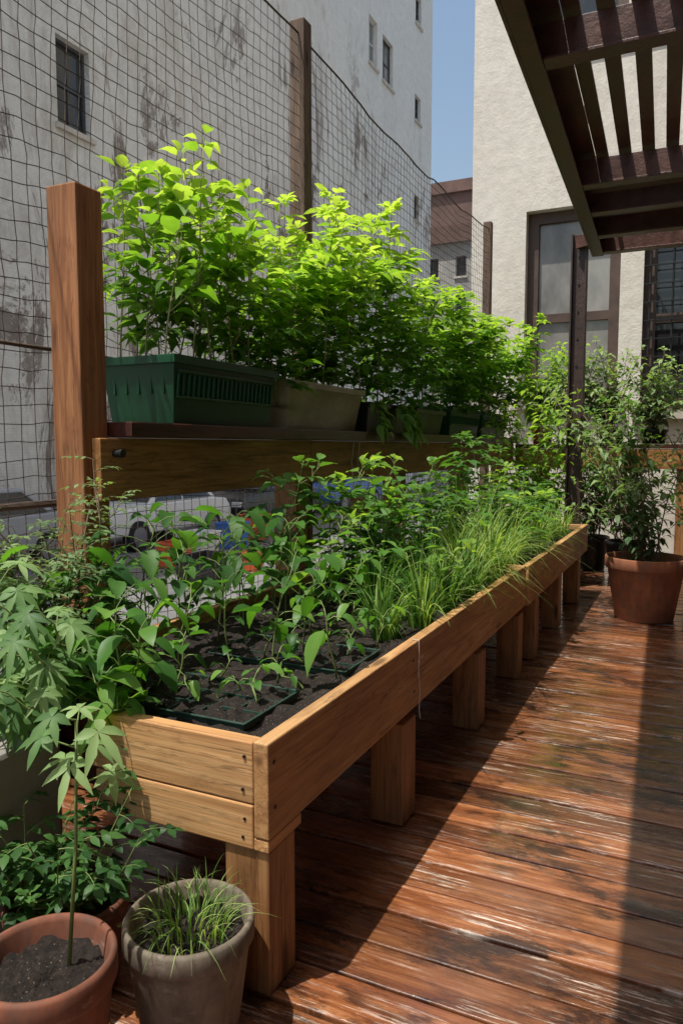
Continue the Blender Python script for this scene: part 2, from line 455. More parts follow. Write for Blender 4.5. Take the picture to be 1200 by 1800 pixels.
LB = root('weathered_building', 'tall weathered white painted building beyond the net with dirt stained wall', 'building', (-13, 17, -.9))
mpL = lambda u, v, w: (-13 - w, u, v)
hl = [(12.75, 13.75, 8.4, 10.3), (31.4, 32.6, 17.2, 19.1), (31.4, 32.6, 21.6, 23.5),
      (29.9, 30.8, 17.3, 19.2), (35.5, 36.3, 21.6, 22.9), (35.5, 36.3, 17.1, 18.3), (35.5, 36.2, 12.4, 13.6),
      (35.9, 36.6, 8.2, 9.4)]
mw = MB(); wall_holes(mw, -8, 38, -.9, 26, hl, mpL, .25)
mw.add([(-13, 38, -.9), (-26, 38, -.9), (-26, 38, 26), (-13, 38, 26)], [(0, 1, 2, 3)])
mw.add([(-13, -8, 26), (-13, 38, 26), (-26, 38, 26), (-26, -8, 26)], [(0, 1, 2, 3)])
mw.add([(-13, -8, -.9), (-26, -8, -.9), (-26, -8, 26), (-13, -8, 26)], [(0, 1, 2, 3)])
mw.add([(-26, -8, -.9), (-26, 38, -.9), (-26, 38, 26), (-26, -8, 26)], [(0, 1, 2, 3)])
mw.build('wall', weath_m, LB)
for i, h in enumerate(hl):
    window(LB, mpL, h, .25, frame_w if i == 3 else frame_d, glass_l if i in (3, 1) else glass_m, .07, 1, True)

CB = root('cream_building', 'cream stucco building at the end of the terrace with tall brown sash windows', 'building', (1.6, 10, -.9))
mpC = lambda u, v, w: (u, 10 + w, v)
hc = [(-2.12, -.95, 1.9, 4.32), (-.68, .5, 1.75, 4.3), (-2.12, -.95, 6.4, 8.8), (-.68, .5, 6.4, 8.8), (-2.12, -.95, 10.6, 13.0), (-.68, .5, 10.6, 13.0)]
mc = MB(); wall_holes(mc, -2.84, 8, -.9, 24, hc, mpC, .24)
mc.add([(-2.84, 10, -.9), (-2.84, 24, -.9), (-2.84, 24, 24), (-2.84, 10, 24)], [(0, 1, 2, 3)])
mc.add([(-2.84, 10, 24), (8, 10, 24), (8, 24, 24), (-2.84, 24, 24)], [(0, 1, 2, 3)])
mc.add([(-2.84, 24, -.9), (8, 24, -.9), (8, 24, 24), (-2.84, 24, 24)], [(0, 1, 2, 3)])
mc.add([(8, 10, -.9), (8, 24, -.9), (8, 24, 24), (8, 10, 24)], [(0, 1, 2, 3)])
mc.build('wall', stucco_m, CB)
for i, h in enumerate(hc):
    window(CB, mpC, h, .24, frame_m, glass_m if i != 0 else glass_l, .14, 0, True, .44)
gd = MB()
for k in range(11): ubox(gd, mpC, -.67, .49, 1.95 + k * .22, 1.964 + k * .22, .02, .04)
for k in range(5): ubox(gd, mpC, -.62 + k * .26, -.602 + k * .26, 1.80, 4.25, .041, .055)
gd.build('window_guard', black_pl, CB)
wg = MB()
wg.box(1.5, 8, -5, 9.99, -.898, 9.5)
wg.build('unseen_side_wing', wing_m, CB)  # out-of-view wall, added in dark brick to cut sky fill on the deck

def far_building(name, label, x0, x1, y0, y1, h, m, wins, gm, fm, cm, parapet=True):
    r = root(name, label, 'building', ((x0 + x1) / 2, y0, -.9))
    mp = lambda u, v, w: (u, y0 + w, v)
    q = MB(); wall_holes(q, x0, x1, -.9, h, wins, mp, .3)
    q.add([(x1, y0, -.9), (x1, y1, -.9), (x1, y1, h), (x1, y0, h)], [(0, 1, 2, 3)])
    q.add([(x0, y0, -.9), (x0, y1, -.9), (x0, y1, h), (x0, y0, h)], [(0, 1, 2, 3)])
    q.add([(x0, y1, -.9), (x1, y1, -.9), (x1, y1, h), (x0, y1, h)], [(0, 1, 2, 3)])
    q.add([(x0, y0, h), (x1, y0, h), (x1, y1, h), (x0, y1, h)], [(0, 1, 2, 3)])
    q.build('wall', m, r)
    for w_ in wins: window(r, mp, w_, .3, fm, gm, .1, 0, True)
    p = MB(); p.box(x0 - .25, x1 + .25, y0 - .3, y0 - .005, h - .8, h + .2); p.build('cornice', cm, r)
    return r
wn = []
for fl in range(6):
    for k in range(5): wn.append((-19.0 + k * 1.75, -18.35 + k * 1.75, .6 + fl * 2.2, 1.8 + fl * 2.2))
far_building('rowhouse', 'pale weathered rowhouse far down the gap between the two big buildings', -20, -10.3, 45, 58, 14.4, pale_m, wn, glass_m, frame_d, brick_m)
wn = []
for fl in range(6):
    for k in range(4): wn.append((-24 + k * 3, -22.6 + k * 3, 2 + fl * 3.3, 4 + fl * 3.3))
far_building('brick_building', 'dark brown brick building rising behind the pale rowhouse in the gap', -27, -11.5, 66, 80, 24.5, brick_m, wn, glass_m, frame_d, brick_m)

# ------------------------------------------------------------------ raised beds
def raised_bed(label, y0, y1, legs_y, zt, near, xf=-.855):
    r = root('raised_bed', label, 'planter', (-1.35, (y0 + y1) / 2, 0))
    q = MB(); q.box(xf - .04, xf, y0, y1, zt - .23, zt); q.build('front_board', wood_y, r, bevel=.004)
    q = MB(); q.box(-1.85, -1.81, y0 + (.042 if near else 0), y1, zt - .23, zt - .002); q.build('back_board', wood_y, r, bevel=.004)
    if near:
        q = MB(); q.box(-1.40, xf - .043, y0 + .003, y0 + .043, zt - .152, zt - .004); q.build('end_board', wood_x, r, bevel=.004)
        q = MB(); q.box(-1.375, xf - .043, y0 + .001, y0 + .041, zt - .262, zt - .155); q.build('end_board', wood_x, r, bevel=.004)
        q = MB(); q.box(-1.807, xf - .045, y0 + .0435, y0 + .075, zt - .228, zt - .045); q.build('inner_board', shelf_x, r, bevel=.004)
        q = MB(); q.box(xf - .042, xf - .002, y0 + .002, y0 + .16, zt - .262, zt - .233); q.build('corner_block', wood_y, r, bevel=.003)
        q = MB()
        for (yy, zz) in ((y0 + .025, zt - .05), (y0 + .03, zt - .16), (y0 + .96, zt - .06), (y0 + .97, zt - .17)):
            q.tube([(xf - .002, yy, zz), (xf + .002, yy, zz)], .005, 8)
        for (xx, zz) in ((xf - .065, zt - .04), (xf - .07, zt - .12), (xf - .065, zt - .19), (xf - .07, zt - .235)):
            q.tube([(xx, y0 - .001, zz), (xx, y0 + .005, zz)], .004, 8)
        q.build('screws', screw_m, r)
    else:
        q = MB(); q.box(-1.808, xf - .043, y0 + .003, y0 + .043, zt - .23, zt - .004); q.build('end_board', wood_x, r, bevel=.004)
    q = MB(); q.box(-1.808, xf - .043, y1 - .043, y1 - .003, zt - .23, zt - .004); q.build('end_board', wood_x, r, bevel=.004)
    q = MB(); q.box(-1.806, xf - .045, y0 + .08, y1 - .046, zt - .22, zt - .20); q.build('base_panel', wood_y, r)
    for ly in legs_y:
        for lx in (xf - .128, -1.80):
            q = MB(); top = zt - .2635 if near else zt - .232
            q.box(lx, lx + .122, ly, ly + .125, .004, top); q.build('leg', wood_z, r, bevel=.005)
    q = MB()
    nx, ny = 34, int((y1 - y0) / .03)
    xa, xb, ya, yb = -1.807, xf - .044, y0 + (.077 if near else .0465), y1 - .0465
    vs = []; fs = []
    for j in range(ny + 1):
        for i in range(nx + 1):
            x = xa + (xb - xa) * i / nx; yy = ya + (yb - ya) * j / ny
            h = zt - .052 + .022 * NZ.noise(V((x * 9, yy * 9, 0))) + .016 * NZ.noise(V((x * 40, yy * 40, 3))) + rr(-.005, .005)
            vs.append((x, yy, h))
    for j in range(ny):
        for i in range(nx):
            a = j * (nx + 1) + i
            fs.append((a, a + 1, a + nx + 2, a + nx + 1))
    q.add(vs, fs); q.build('soil', soil_m, r, smooth=True)
    return r
raised_bed('long cedar raised bed in front holding seedling trays and long grass', 1.405, 4.225, [1.415, 2.29, 3.25, 4.08], .624, True)
raised_bed('farther cedar raised bed butted against the first and nearest the far pot', 4.25, 6.78, [4.5, 5.35, 6.3], .618, False, -.845)

t = MB(); t.tube([(-.851, 2.405, .50), (-.849, 2.41, .56), (-.849, 2.405, .628), (-.87, 2.405, .629), (-.90, 2.41, .60)], .0022, 5)
t.tube([(-.851, 2.405, .555), (-.845, 2.409, .45), (-.846, 2.404, .38), (-.843, 2.41, .345)], .0016, 5)
t.tube([(-.849, 2.405, .565), (-.846, 2.425, .56), (-.848, 2.445, .566)], .0018, 5)
tag(t.build('twine', twine_m, o=(-.85, 2.405, .5)), 'pale twine tied over the front board of the near raised bed', 'string')

# ------------------------------------------------------------------ plant shelf
SH = root('plant_shelf', 'long wooden plant shelf on square posts behind the raised beds', 'shelf', (-2.05, 5.4, 0))
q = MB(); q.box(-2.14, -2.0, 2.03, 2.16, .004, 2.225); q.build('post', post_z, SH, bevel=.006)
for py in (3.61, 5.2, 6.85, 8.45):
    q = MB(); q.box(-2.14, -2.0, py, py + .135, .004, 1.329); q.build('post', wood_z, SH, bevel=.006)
for (a, b_) in ((2.07, 3.70), (3.703, 6.2), (6.203, 8.79)):
    q = MB(); q.box(-1.997, -1.955, a, b_, 1.10, 1.329); q.build('beam', beam_y, SH, bevel=.004)
q = MB(); q.box(-2.145, -1.89, 2.165, 8.79, 1.332, 1.39); q.build('shelf_board', shelf_y, SH, bevel=.005)
q = MB(); q.box(-2.40, -2.15, 2.42, 8.79, 1.332, 1.39); q.build('shelf_board', shelf_y, SH, bevel=.005)
q = MB(); q.tube([(-1.957, 2.14, 1.272), (-1.925, 2.14, 1.272)], .013, 12); q.tube([(-1.925, 2.14, 1.272), (-1.912, 2.14, 1.272)], .016, 12); q.build('bolt', black_pl, SH)
BS = root('back_shelf', 'wooden shelf frame running across the far end of the terrace', 'shelf', (-.2, 8.9, 0))
q = MB(); q.box(-1.94, 1.48, 8.80, 8.842, 1.05, 1.269); q.build('beam', beam_x, BS, bevel=.004)
q = MB(); q.box(-1.94, 1.48, 8.795, 9.25, 1.272, 1.32); q.build('shelf_board', shelf_x, BS, bevel=.004)
for px in (-1.7, -.2, 1.3):
    q = MB(); q.box(px, px + .13, 8.845, 8.98, .004, 1.27); q.build('post', wood_z, BS, bevel=.006)

def pot_prof(rt, rb, h, rim=.06, th=.012):
    return [(0.001, 0), (rb, 0), (rb + .004, .006), (rt * .93, h - rim), (rt * .935, h - rim + .002), (rt - .004, h - rim + .003), (rt, h - rim + .01),
            (rt, h - .008), (rt - .005, h), (rt - th, h - .001), (rt - th - .004, h - .012), (rt * .9 - th, h - rim), (rt * .85 - th, h - rim * 1.6)]
def soil_disc(c, r, parent):
    q = MB(); vs = [(c[0], c[1], c[2] + .01)]; fs = []
    nr, na = 16, 44
    for i in range(1, nr + 1):
        for k in range(na):
            a = 2 * PI * k / na; rd = r * i / nr
            x = c[0] + rd * math.cos(a); yy = c[1] + rd * math.sin(a)
            vs.append((x, yy, c[2] + .016 * NZ.noise(V((x * 25, yy * 25, 1))) + .010 * NZ.noise(V((x * 70, yy * 70, 1))) + rr(-.005, .005)))
    for k in range(na): fs.append((0, 1 + k, 1 + (k + 1) % na))
    for i in range(nr - 1):
        for k in range(na):
            k2 = (k + 1) % na; a = 1 + i * na
            fs.append((a + k, a + na + k, a + na + k2, a + k2))
    q.add(vs, fs); q.build('soil', soil_m, parent, smooth=True)
def pot(name, label, c, rt, rb, h, m, rim=.06, group=None, soil=None):
    r = root(name, label, 'pot', c, group)
    q = MB(); q.lathe(pot_prof(rt, rb, h, rim), c, 56); q.build('shell', m, r, smooth=True)
    soil_disc((c[0], c[1], c[2] + (soil if soil else h - rim * .75)), rt * .93 - .012, r)
    return r
hp = pot('hanging_pot', 'small terracotta pot hanging on twine below the shelf beam', (-1.90, 4.27, .87), .075, .052, .11, terra_m, .03)
q = MB()
for dy in (-.04, .05):
    q.tube([(-1.93, 4.27 + dy, 1.335), (-1.948, 4.27 + dy, 1.2), (-1.92, 4.27 + dy * 1.2, .97)], .0035, 5)
q.build('twine', twine_m, hp)

# ------------------------------------------------------------------ bins on shelf
def bin_(name, label, x0, x1, y0, y1, z0, h, m, rib=True, cat='bin', taper=.03, soil=.04, fill=None):
    r = root(name, label, cat, ((x0 + x1) / 2, (y0 + y1) / 2, z0))
    q = MB(); tp = taper; th = .008
    z1 = z0 + h
    o0 = [(x0 + tp, y0 + tp), (x1 - tp, y0 + tp), (x1 - tp, y1 - tp), (x0 + tp, y1 - tp)]
    o1 = [(x0, y0), (x1, y0), (x1, y1), (x0, y1)]
    i1 = [(x0 + th, y0 + th), (x1 - th, y0 + th), (x1 - th, y1 - th), (x0 + th, y1 - th)]
    i0 = [(x0 + tp + th, y0 + tp + th), (x1 - tp - th, y0 + tp + th), (x1 - tp - th, y1 - tp - th), (x0 + tp + th, y1 - tp - th)]
    vs = [(*p, z0) for p in o0] + [(*p, z1) for p in o1] + [(*p, z1) for p in i1] + [(*p, z0 + .01) for p in i0]
    fs = [(3, 2, 1, 0), (12, 13, 14, 15)]
    for a in (0, 4, 8):
        for k in range(4):
            k2 = (k + 1) % 4
            fs.append((a + k, a + k2, a + 4 + k2, a + 4 + k))
    q.add(vs, fs)
    if rib:
        n = int((y1 - y0) / .034)
        for k in range(1, n):
            yy = y0 + (y1 - y0) * k / n
            zt_ = z1 - .07; zb = z0 + h * .42
            xa = x1 - tp * (z1 - zt_) / h; xb = x1 - tp * (z1 - zb) / h
            q.hexa([(xb - .002, yy - .006, zb), (xb + .010, yy - .006, zb), (xb + .010, yy + .006, zb), (xb - .002, yy + .006, zb),
                    (xa - .002, yy - .006, zt_), (xa + .010, yy - .006, zt_), (xa + .010, yy + .006, zt_), (xa - .002, yy + .006, zt_)])
        for zz in (z0 + h * .38, z1 - .065):
            xa = x1 - tp * (z1 - zz) / h
            q.box(xa - .003, xa + .013, y0 + .03, y1 - .03, zz, zz + .012)
        ya = y0 + tp * .4
        for k in range(1, 6):
            xx = x0 + (x1 - x0) * k / 6
            q.box(xx - .006, xx + .006, ya - .004, ya + .02, z0 + h * .45, z1 - .07)
    q.build('body', m, r, bevel=.004)
    q = MB(); e = .014
    q.box(x1 - .002, x1 + e, y0 - e, y1 + e, z1 - .03, z1 + .006); q.box(x0 - e, x0 + .002, y0 - e, y1 + e, z1 - .03, z1 + .006)
    q.box(x0 + .003, x1 - .003, y0 - e, y0 + .002, z1 - .03, z1 + .005); q.box(x0 + .003, x1 - .003, y1 - .002, y1 + e, z1 - .03, z1 + .005)
    q.build('rim', m, r, bevel=.003)
    q = MB(); nx, ny = 8, 18; vs = []; fs = []
    k = soil / h * tp + th + .001
    for j in range(ny + 1):
        for i in range(nx + 1):
            vs.append((x0 + k + (x1 - x0 - 2 * k) * i / nx, y0 + k + (y1 - y0 - 2 * k) * j / ny, z1 - soil + rr(-.008, .008)))
    for j in range(ny):
        for i in range(nx):
            a = j * (nx + 1) + i; fs.append((a, a + 1, a + nx + 2, a + nx + 1))
    q.add(vs, fs); q.build('soil' if fill is None else 'contents', fill or soil_m, r, smooth=True)
    return r
ZS = 1.392
bin_('green_bin', 'dark green ribbed plastic bin nearest the tall post on the shelf', -2.32, -1.93, 2.47, 3.28, ZS, .275, green_pl)
bin_('clear_storage_box', 'murky clear plastic box of soil beside the near green bin', -2.32, -1.93, 3.42, 4.36, ZS, .25, clear_m, False, 'box', .04, .12)
bin_('black_trough', 'black plastic trough between the clear box and the far green bins', -2.30, -1.95, 4.5, 5.3, ZS, .19, black_pl, False, 'trough')
bin_('black_trough', 'second black trough along the shelf, just before the far green bins', -2.30, -1.95, 5.4, 6.1, ZS, .19, black_pl, False, 'trough')
bin_('green_bin', 'green plastic bin just past the black troughs, second last on the shelf', -2.32, -1.93, 6.25, 7.2, ZS, .24, green_pl2)
bin_('green_bin', 'green plastic bin farthest from the tall post, last on the shelf', -2.32, -1.93, 7.3, 8.35, ZS, .24, green_pl2)
rc = pot('red_pot', 'small red plastic pot on the shelf corner behind the far raised bed', (-1.66, 8.97, 1.322), .13, .10, .18, red_pl, .04)

# ------------------------------------------------------------------ foliage tools
OV = ([0, .15, .35, .65, 1], [0, .74, 1, .60, 0])
OVR = ([0, .07, .2, .4, .6, .8, .92, 1], [0, .52, .88, 1, .88, .55, .24, 0])
LAN = ([0, .25, .55, .8, 1], [0, .8, .95, .5, 0])
def leaf(mb, p, d, L, w, droop=.25, fold=.25, prof=OV, tint=.5, up=None, curl=0):
    d = d.normalized()
    u = up or V((rr(-.35, .35), rr(-.35, .35), 1))
    s = d.cross(u)
    if s.length < .05: s = d.cross(V((1, .3, 0)))
    s.normalize(); n = s.cross(d)
    vs = []; idx = []
    tw = rr(-.05, .05)
    for t_, wd in zip(*prof):
        c = p + d * (L * t_ * (1 - .15 * droop * t_)) - V((0, 0, 1)) * (droop * L * t_ * t_)
        i = len(vs); vs.append(c)
        if wd > 0:
            o = s * (wd * w * .5); l = n * (fold * wd * w * .5)
            wv = n * (rr(-.04, .04) + tw) * w
            vs.append(c - o + l + wv); vs.append(c + o + l - wv); idx.append((i, i + 1, i + 2))
        else: idx.append((i, None, None))
    fs = []
    for a, b_ in zip(idx[:-1], idx[1:]):
        if a[1] is None: fs += [(a[0], b_[0], b_[1]), (a[0], b_[2], b_[0])]
        elif b_[1] is None: fs += [(a[0], b_[0], a[1]), (a[0], a[2], b_[0])]
        else: fs += [(a[0], b_[0], b_[1], a[1]), (a[0], a[2], b_[2], b_[0])]
    mb.add(vs, fs, tint)
def rdir(az, el): return V((math.cos(el) * math.cos(az), math.cos(el) * math.sin(az), math.sin(el)))
def path(b, h, lean, wob=.02, n=8):
    pts = []; ph = rr(0, 6); ph2 = rr(0, 6)
    for i in range(n):
        s = i / (n - 1)
        pts.append(V(b) + V((lean[0] * s ** 1.6 + wob * math.sin(ph + s * 5) * s, lean[1] * s ** 1.6 + wob * math.sin(ph2 + s * 4) * s, h * s)))
    return pts
def along(pts, s):
    x = s * (len(pts) - 1); i = min(int(x), len(pts) - 2); return pts[i].lerp(pts[i + 1], x - i)
cl = lambda x: max(0, min(1, x))

def broad(ms, ml, b, h, lean, L0=.09, dens=1.0, asp=.62, nbr=4, prof=OV, s0=.18, tb=0, droop=.35, r0=.0045):
    pts = path(b, h, lean); ms.tube(pts, [r0 * (1 - .6 * i / 7) for i in range(8)], 5)
    k = max(3, int(h / .07 * dens))
    a0 = rr(0, 6)
    def put(p, az, el, L, tn):
        q_ = p + rdir(az, el + .35) * rr(.02, .055)
        ms.tube([p, q_], [.0018, .0012], 3, cap=False)
        leaf(ml, q_, rdir(az, el), L, L * asp * rr(.85, 1.1), droop * rr(.5, 1.6), rr(.1, .4), prof, cl(tn + rr(-.2, .2) + tb))
    for i in range(k):
        s = s0 + (1 - s0) * i / k
        p = along(pts, s)
        for r_ in (0, PI):
            if R.random() < .12: continue
            put(p, a0 + i * 1.9 + r_ + rr(-.4, .4), rr(-.1, .5), L0 * rr(.6, 1.15) * (.7 + .3 * s), .1 + .68 * s)  # tint rises with height: sunlit tops and darker lower leaves painted in
    for i in range(5):
        put(pts[-1], rr(0, 6.3), rr(.3, 1.2), L0 * rr(.4, .8), .85)
    for i in range(nbr):
        s = rr(max(.08, s0 * .7), .9); p = along(pts, s); az = rr(0, 6.3); ln = rr(.10, .24) * (1.1 - .5 * s)
        bp = [p, p + rdir(az, .5) * ln * .5, p + rdir(az, .7) * ln]
        ms.tube(bp, [.0025, .002, .0012], 4, cap=False)
        for j in range(6):
            f = .35 + .65 * j / 5
            put(along(bp, f), az + rr(-1.6, 1.6), rr(-.1, .8), L0 * rr(.5, 1.), .2 + .6 * s)

def compound(ms, ml, p, az, el, ln, pairs, L, w, tn, droop=.35):
    pts = [p + rdir(az, el) * (ln * t_) - V((0, 0, droop * ln * t_ * t_)) for t_ in (0, .33, .66, 1)]
    ms.tube(pts, [.0016, .0013, .001, .0008], 3, cap=False)
    for j in range(pairs):
        f = .3 + .6 * j / max(1, pairs - 1) if pairs > 1 else .6
        q_ = along(pts, f)
        for sg in (-1, 1):
            leaf(ml, q_, rdir(az + sg * rr(.8, 1.2), el * .5 - .15 + rr(-.2, .2)), L * rr(.75, 1.05), w * rr(.8, 1.1), rr(.1, .5), rr(.05, .35), LAN, cl(tn + rr(-.15, .15)))
    leaf(ml, pts[-1], rdir(az, el - droop), L * rr(.95, 1.25), w * 1.1, rr(.2, .5), .2, LAN, cl(tn + rr(-.1, .15)))

def compound_plant(ms, ml, b, h, lean, L=.06, w=.024, dens=1., pairs=2, nbr=3, tb=0, s0=.15, ln0=.13):
    pts = path(b, h, lean, .03); ms.tube(pts, [.005 * (1 - .6 * i / 7) for i in range(8)], 5)
    k = int(h / .05 * dens); a0 = rr(0, 6)
    for i in range(k):
        s = s0 + (1 - s0) * i / k
        compound(ms, ml, along(pts, s), a0 + i * 2.4 + rr(-.4, .4), rr(.1, .8), ln0 * rr(.7, 1.2) * (1.1 - .4 * s), pairs, L * rr(.8, 1.1), w, .08 + .70 * s + tb)  # lit upper leaves and shaded lower ones painted through the tint
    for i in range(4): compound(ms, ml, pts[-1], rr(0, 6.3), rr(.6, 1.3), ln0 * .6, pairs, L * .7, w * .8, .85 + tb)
    for i in range(nbr):
        s = rr(.1, .85); p = along(pts, s); az = rr(0, 6.3); l2 = rr(.12, .28)
        bp = [p, p + rdir(az, .6) * l2 * .5, p + rdir(az, .85) * l2]
        ms.tube(bp, [.003, .002, .0012], 4, cap=False)
        for j in range(5):
            compound(ms, ml, along(bp, .3 + .7 * j / 4), az + rr(-1.5, 1.5), rr(.1, .9), ln0 * rr(.6, 1), pairs, L * rr(.7, 1.), w, .15 + .65 * s + tb)

def grass(ml, b, n, ln, spread, bias=(0, 0), wid=.005, tb=.0, fall=1.0):
    for i in range(n):
        az = rr(0, 6.3); rd = spread * math.sqrt(R.random())
        p = V((b[0] + rd * math.cos(az), b[1] + rd * math.sin(az), b[2]))
        az2 = az + rr(-.9, .9)
        L = ln * rr(.35, 1.2)
        o = V((math.cos(az2), math.sin(az2), 0)) * rr(.2, 1.2) * fall + V((bias[0], bias[1], 0)) * rr(.0, 1.5)
        s_ = V((-math.sin(az2), math.cos(az2), 0)) * wid * rr(.6, 1.25)
        vs = []; fs = []; m_ = 7
        kk = min(1.2, .54 * o.length)
        for j in range(m_ + 1):
            t_ = j / m_
            c = p + V((0, 0, 1)) * L * (t_ - kk * t_ ** 2.3) + o * L * (.52 * t_ ** 1.7)
            wd = (1 - t_ ** 2) if j < m_ else 0.05
            vs += [c - s_ * wd * .5, c + s_ * wd * .5]
            if j: fs.append((2 * j - 2, 2 * j - 1, 2 * j + 1, 2 * j))
        ml.add(vs, fs, cl(rr(.0, .85) + tb))

def palmate(ms, ml, c, nrm, az, n, L, w, tn, droop=.4):
    nrm = nrm.normalized(); e = nrm.cross(V((math.cos(az), math.sin(az), .1))).normalized(); f = e.cross(nrm)
    for k in range(n):
        a = (k - (n - 1) / 2) * (4.6 / (n - 1))
        dd = f * math.cos(a) + e * math.sin(a)
        ln = L * (1 - .35 * abs(a) / 2.3) * rr(.9, 1.1)
        leaf(ml, c, dd, ln, w * rr(.9, 1.1), droop * rr(.7, 1.3), .22, LAN, cl(tn + rr(-.15, .15)), up=nrm)

def plant(name, label, cat, base, fn, leafm, stemm=stem_g, group=None, single=False):
    r = root(name, label, cat, base, group)
    ms, ml = MB(), MB(); fn(ms, ml)
    if ms.v: ms.build('stem', stemm, r, smooth=True)
    ml.build('foliage', leafm, r, smooth=True)
    return r

# ------------------------------------------------------------------ shelf plants
G1 = 'broad leaved plants crowded in the near green bin'
for i in range(16):
    bx = -2.27 + .29 * (i % 3) / 2 + rr(-.02, .02); by = 2.52 + .72 * (i // 3) / 5 + rr(-.04, .04)
    h = rr(.68, .96) if by < 2.8 else rr(.60, .90)
    base = (bx, by, ZS + .23)
    plant('broadleaf_plant', 'tall lime green broad leaved plant crowded in the near green bin', 'plant', base,
          lambda ms, ml, b=base, h=h: broad(ms, ml, b, h, (rr(-.16, .20), rr(-.20, .20)), .148, .92, .58, 5, s0=.18, droop=.45), lf_lime, stem_p, G1)
G2 = 'bushy plants in the clear storage box'
for i in range(14):
    bx = -2.27 + .28 * (i % 3) / 2 + rr(-.02, .02); by = 3.40 + .95 * (i // 3) / 4 + rr(-.04, .04)
    h = rr(.52, .76) if by < 3.75 else rr(.75, 1.06)
    base = (bx, by, ZS + .14)
    plant('bushy_plant', 'tall bushy plant with narrow leaflets in the clear box', 'plant', base,
          lambda ms, ml, b=base, h=h: compound_plant(ms, ml, b, h + .07, (rr(-.15, .25), rr(-.25, .2)), .12, .046, .78, 2, 4, 0, .14), lf_lime, stem_p, G2)
G3 = 'bushy plants in the black troughs'
for i in range(16):
    bx = -2.25 + .26 * (i % 2) + rr(-.03, .03); by = 4.52 + 1.55 * (i // 2) / 7 + rr(-.05, .05)
    h = rr(.95, 1.38) if by < 5.3 else rr(.80, 1.12)
    base = (bx, by, ZS + .15)
    plant('bushy_plant', 'bushy green plant with narrow leaflets in the black troughs', 'plant', base,
          lambda ms, ml, b=base, h=h: compound_plant(ms, ml, b, h, (rr(-.15, .28), rr(-.22, .22)), .125, .05, .75, 2, 4, 0, .08), lf_lime if i % 3 else lf_mid, stem_p, G3)
for i, (by, bx) in enumerate(((4.55, -1.98), (4.95, -1.97), (5.15, -1.97))):
    base = (bx, by, ZS + .15)
    def hang(ms, ml, b=base):
        for k in range(6):
            az = rr(-.8, .8); p0 = V(b)
            pts = [p0, p0 + V((.06 * math.cos(az), .06 * math.sin(az), .05)), p0 + V((.10, .1 * math.sin(az), -.04)), p0 + V((.11, .13 * math.sin(az), -.15))]
            ms.tube(pts, .002, 4)
            for j in range(6):
                leaf(ml, along(pts, .3 + .7 * j / 5), rdir(rr(-1.3, 1.3), rr(-.9, .2)), rr(.07, .12), rr(.035, .055), .5, .25, OV, rr(.3, .8))
    plant('trailing_plant', ['trailing leafy stems spilling over the trough edge next to the clear box', 'trailing leafy stems spilling over the middle of the near black trough', 'trailing leafy stems spilling over the far end of the near black trough'][i], 'plant', base, hang, lf_mid)
G4 = 'dense green plants in the far green bins'
for i in range(20):
    bx = -2.25 + .26 * (i % 2) + rr(-.03, .03); by = 6.32 + 1.98 * (i // 2) / 9 + rr(-.05, .05)
    h = rr(.68, 1.0)
    base = (bx, by, ZS + .2)
    plant('dense_plant', 'dense green plant with toothed leaflets in the far green bins', 'plant', base,
          lambda ms, ml, b=base, h=h: compound_plant(ms, ml, b, h, (rr(-.05, .45), rr(-.15, .15)), .125, .058, .8, 2, 4, .06, .02), lf_mid, stem_g, G4)

for i, (bx, by, h) in enumerate(((-1.25, 9.0, .95), (-.9, 9.05, 1.0), (-.45, 9.0, .9), (.1, 9.0, .9))):
    c = (bx, by, 1.322)
    words = ['first from the left', 'second from the left', 'third from the left', 'rightmost'][i]
    pot('nursery_pot', 'black nursery pot on the back shelf, ' + words, c, .15, .11, .16, black_pl, .03)
    base = (bx, by, 1.322 + .13)
    plant('shrub', 'loose grey green shrub in the back shelf pot that is ' + words, 'plant', base,
          lambda ms, ml, b=base, h=h: [broad(ms, ml, b, h * rr(.3, 1.), (rr(-.5, .5), rr(-.45, .05)), .12, 1.0, .5, 6, LAN, .05, .25, .5, .005) for _ in range(13)], lf_blue, stem_b)
base = (-1.66, 8.97, 1.46)
plant('shrub', 'leafy bright green plant growing in the small red pot', 'plant', base,
      lambda ms, ml: [broad(ms, ml, base, rr(.2, .95), (rr(-.3, .55), rr(-.6, .05)), .125, 1.1, .52, 7, LAN, .05, .05, .7, .005) for _ in range(18)], lf_mid, stem_g)

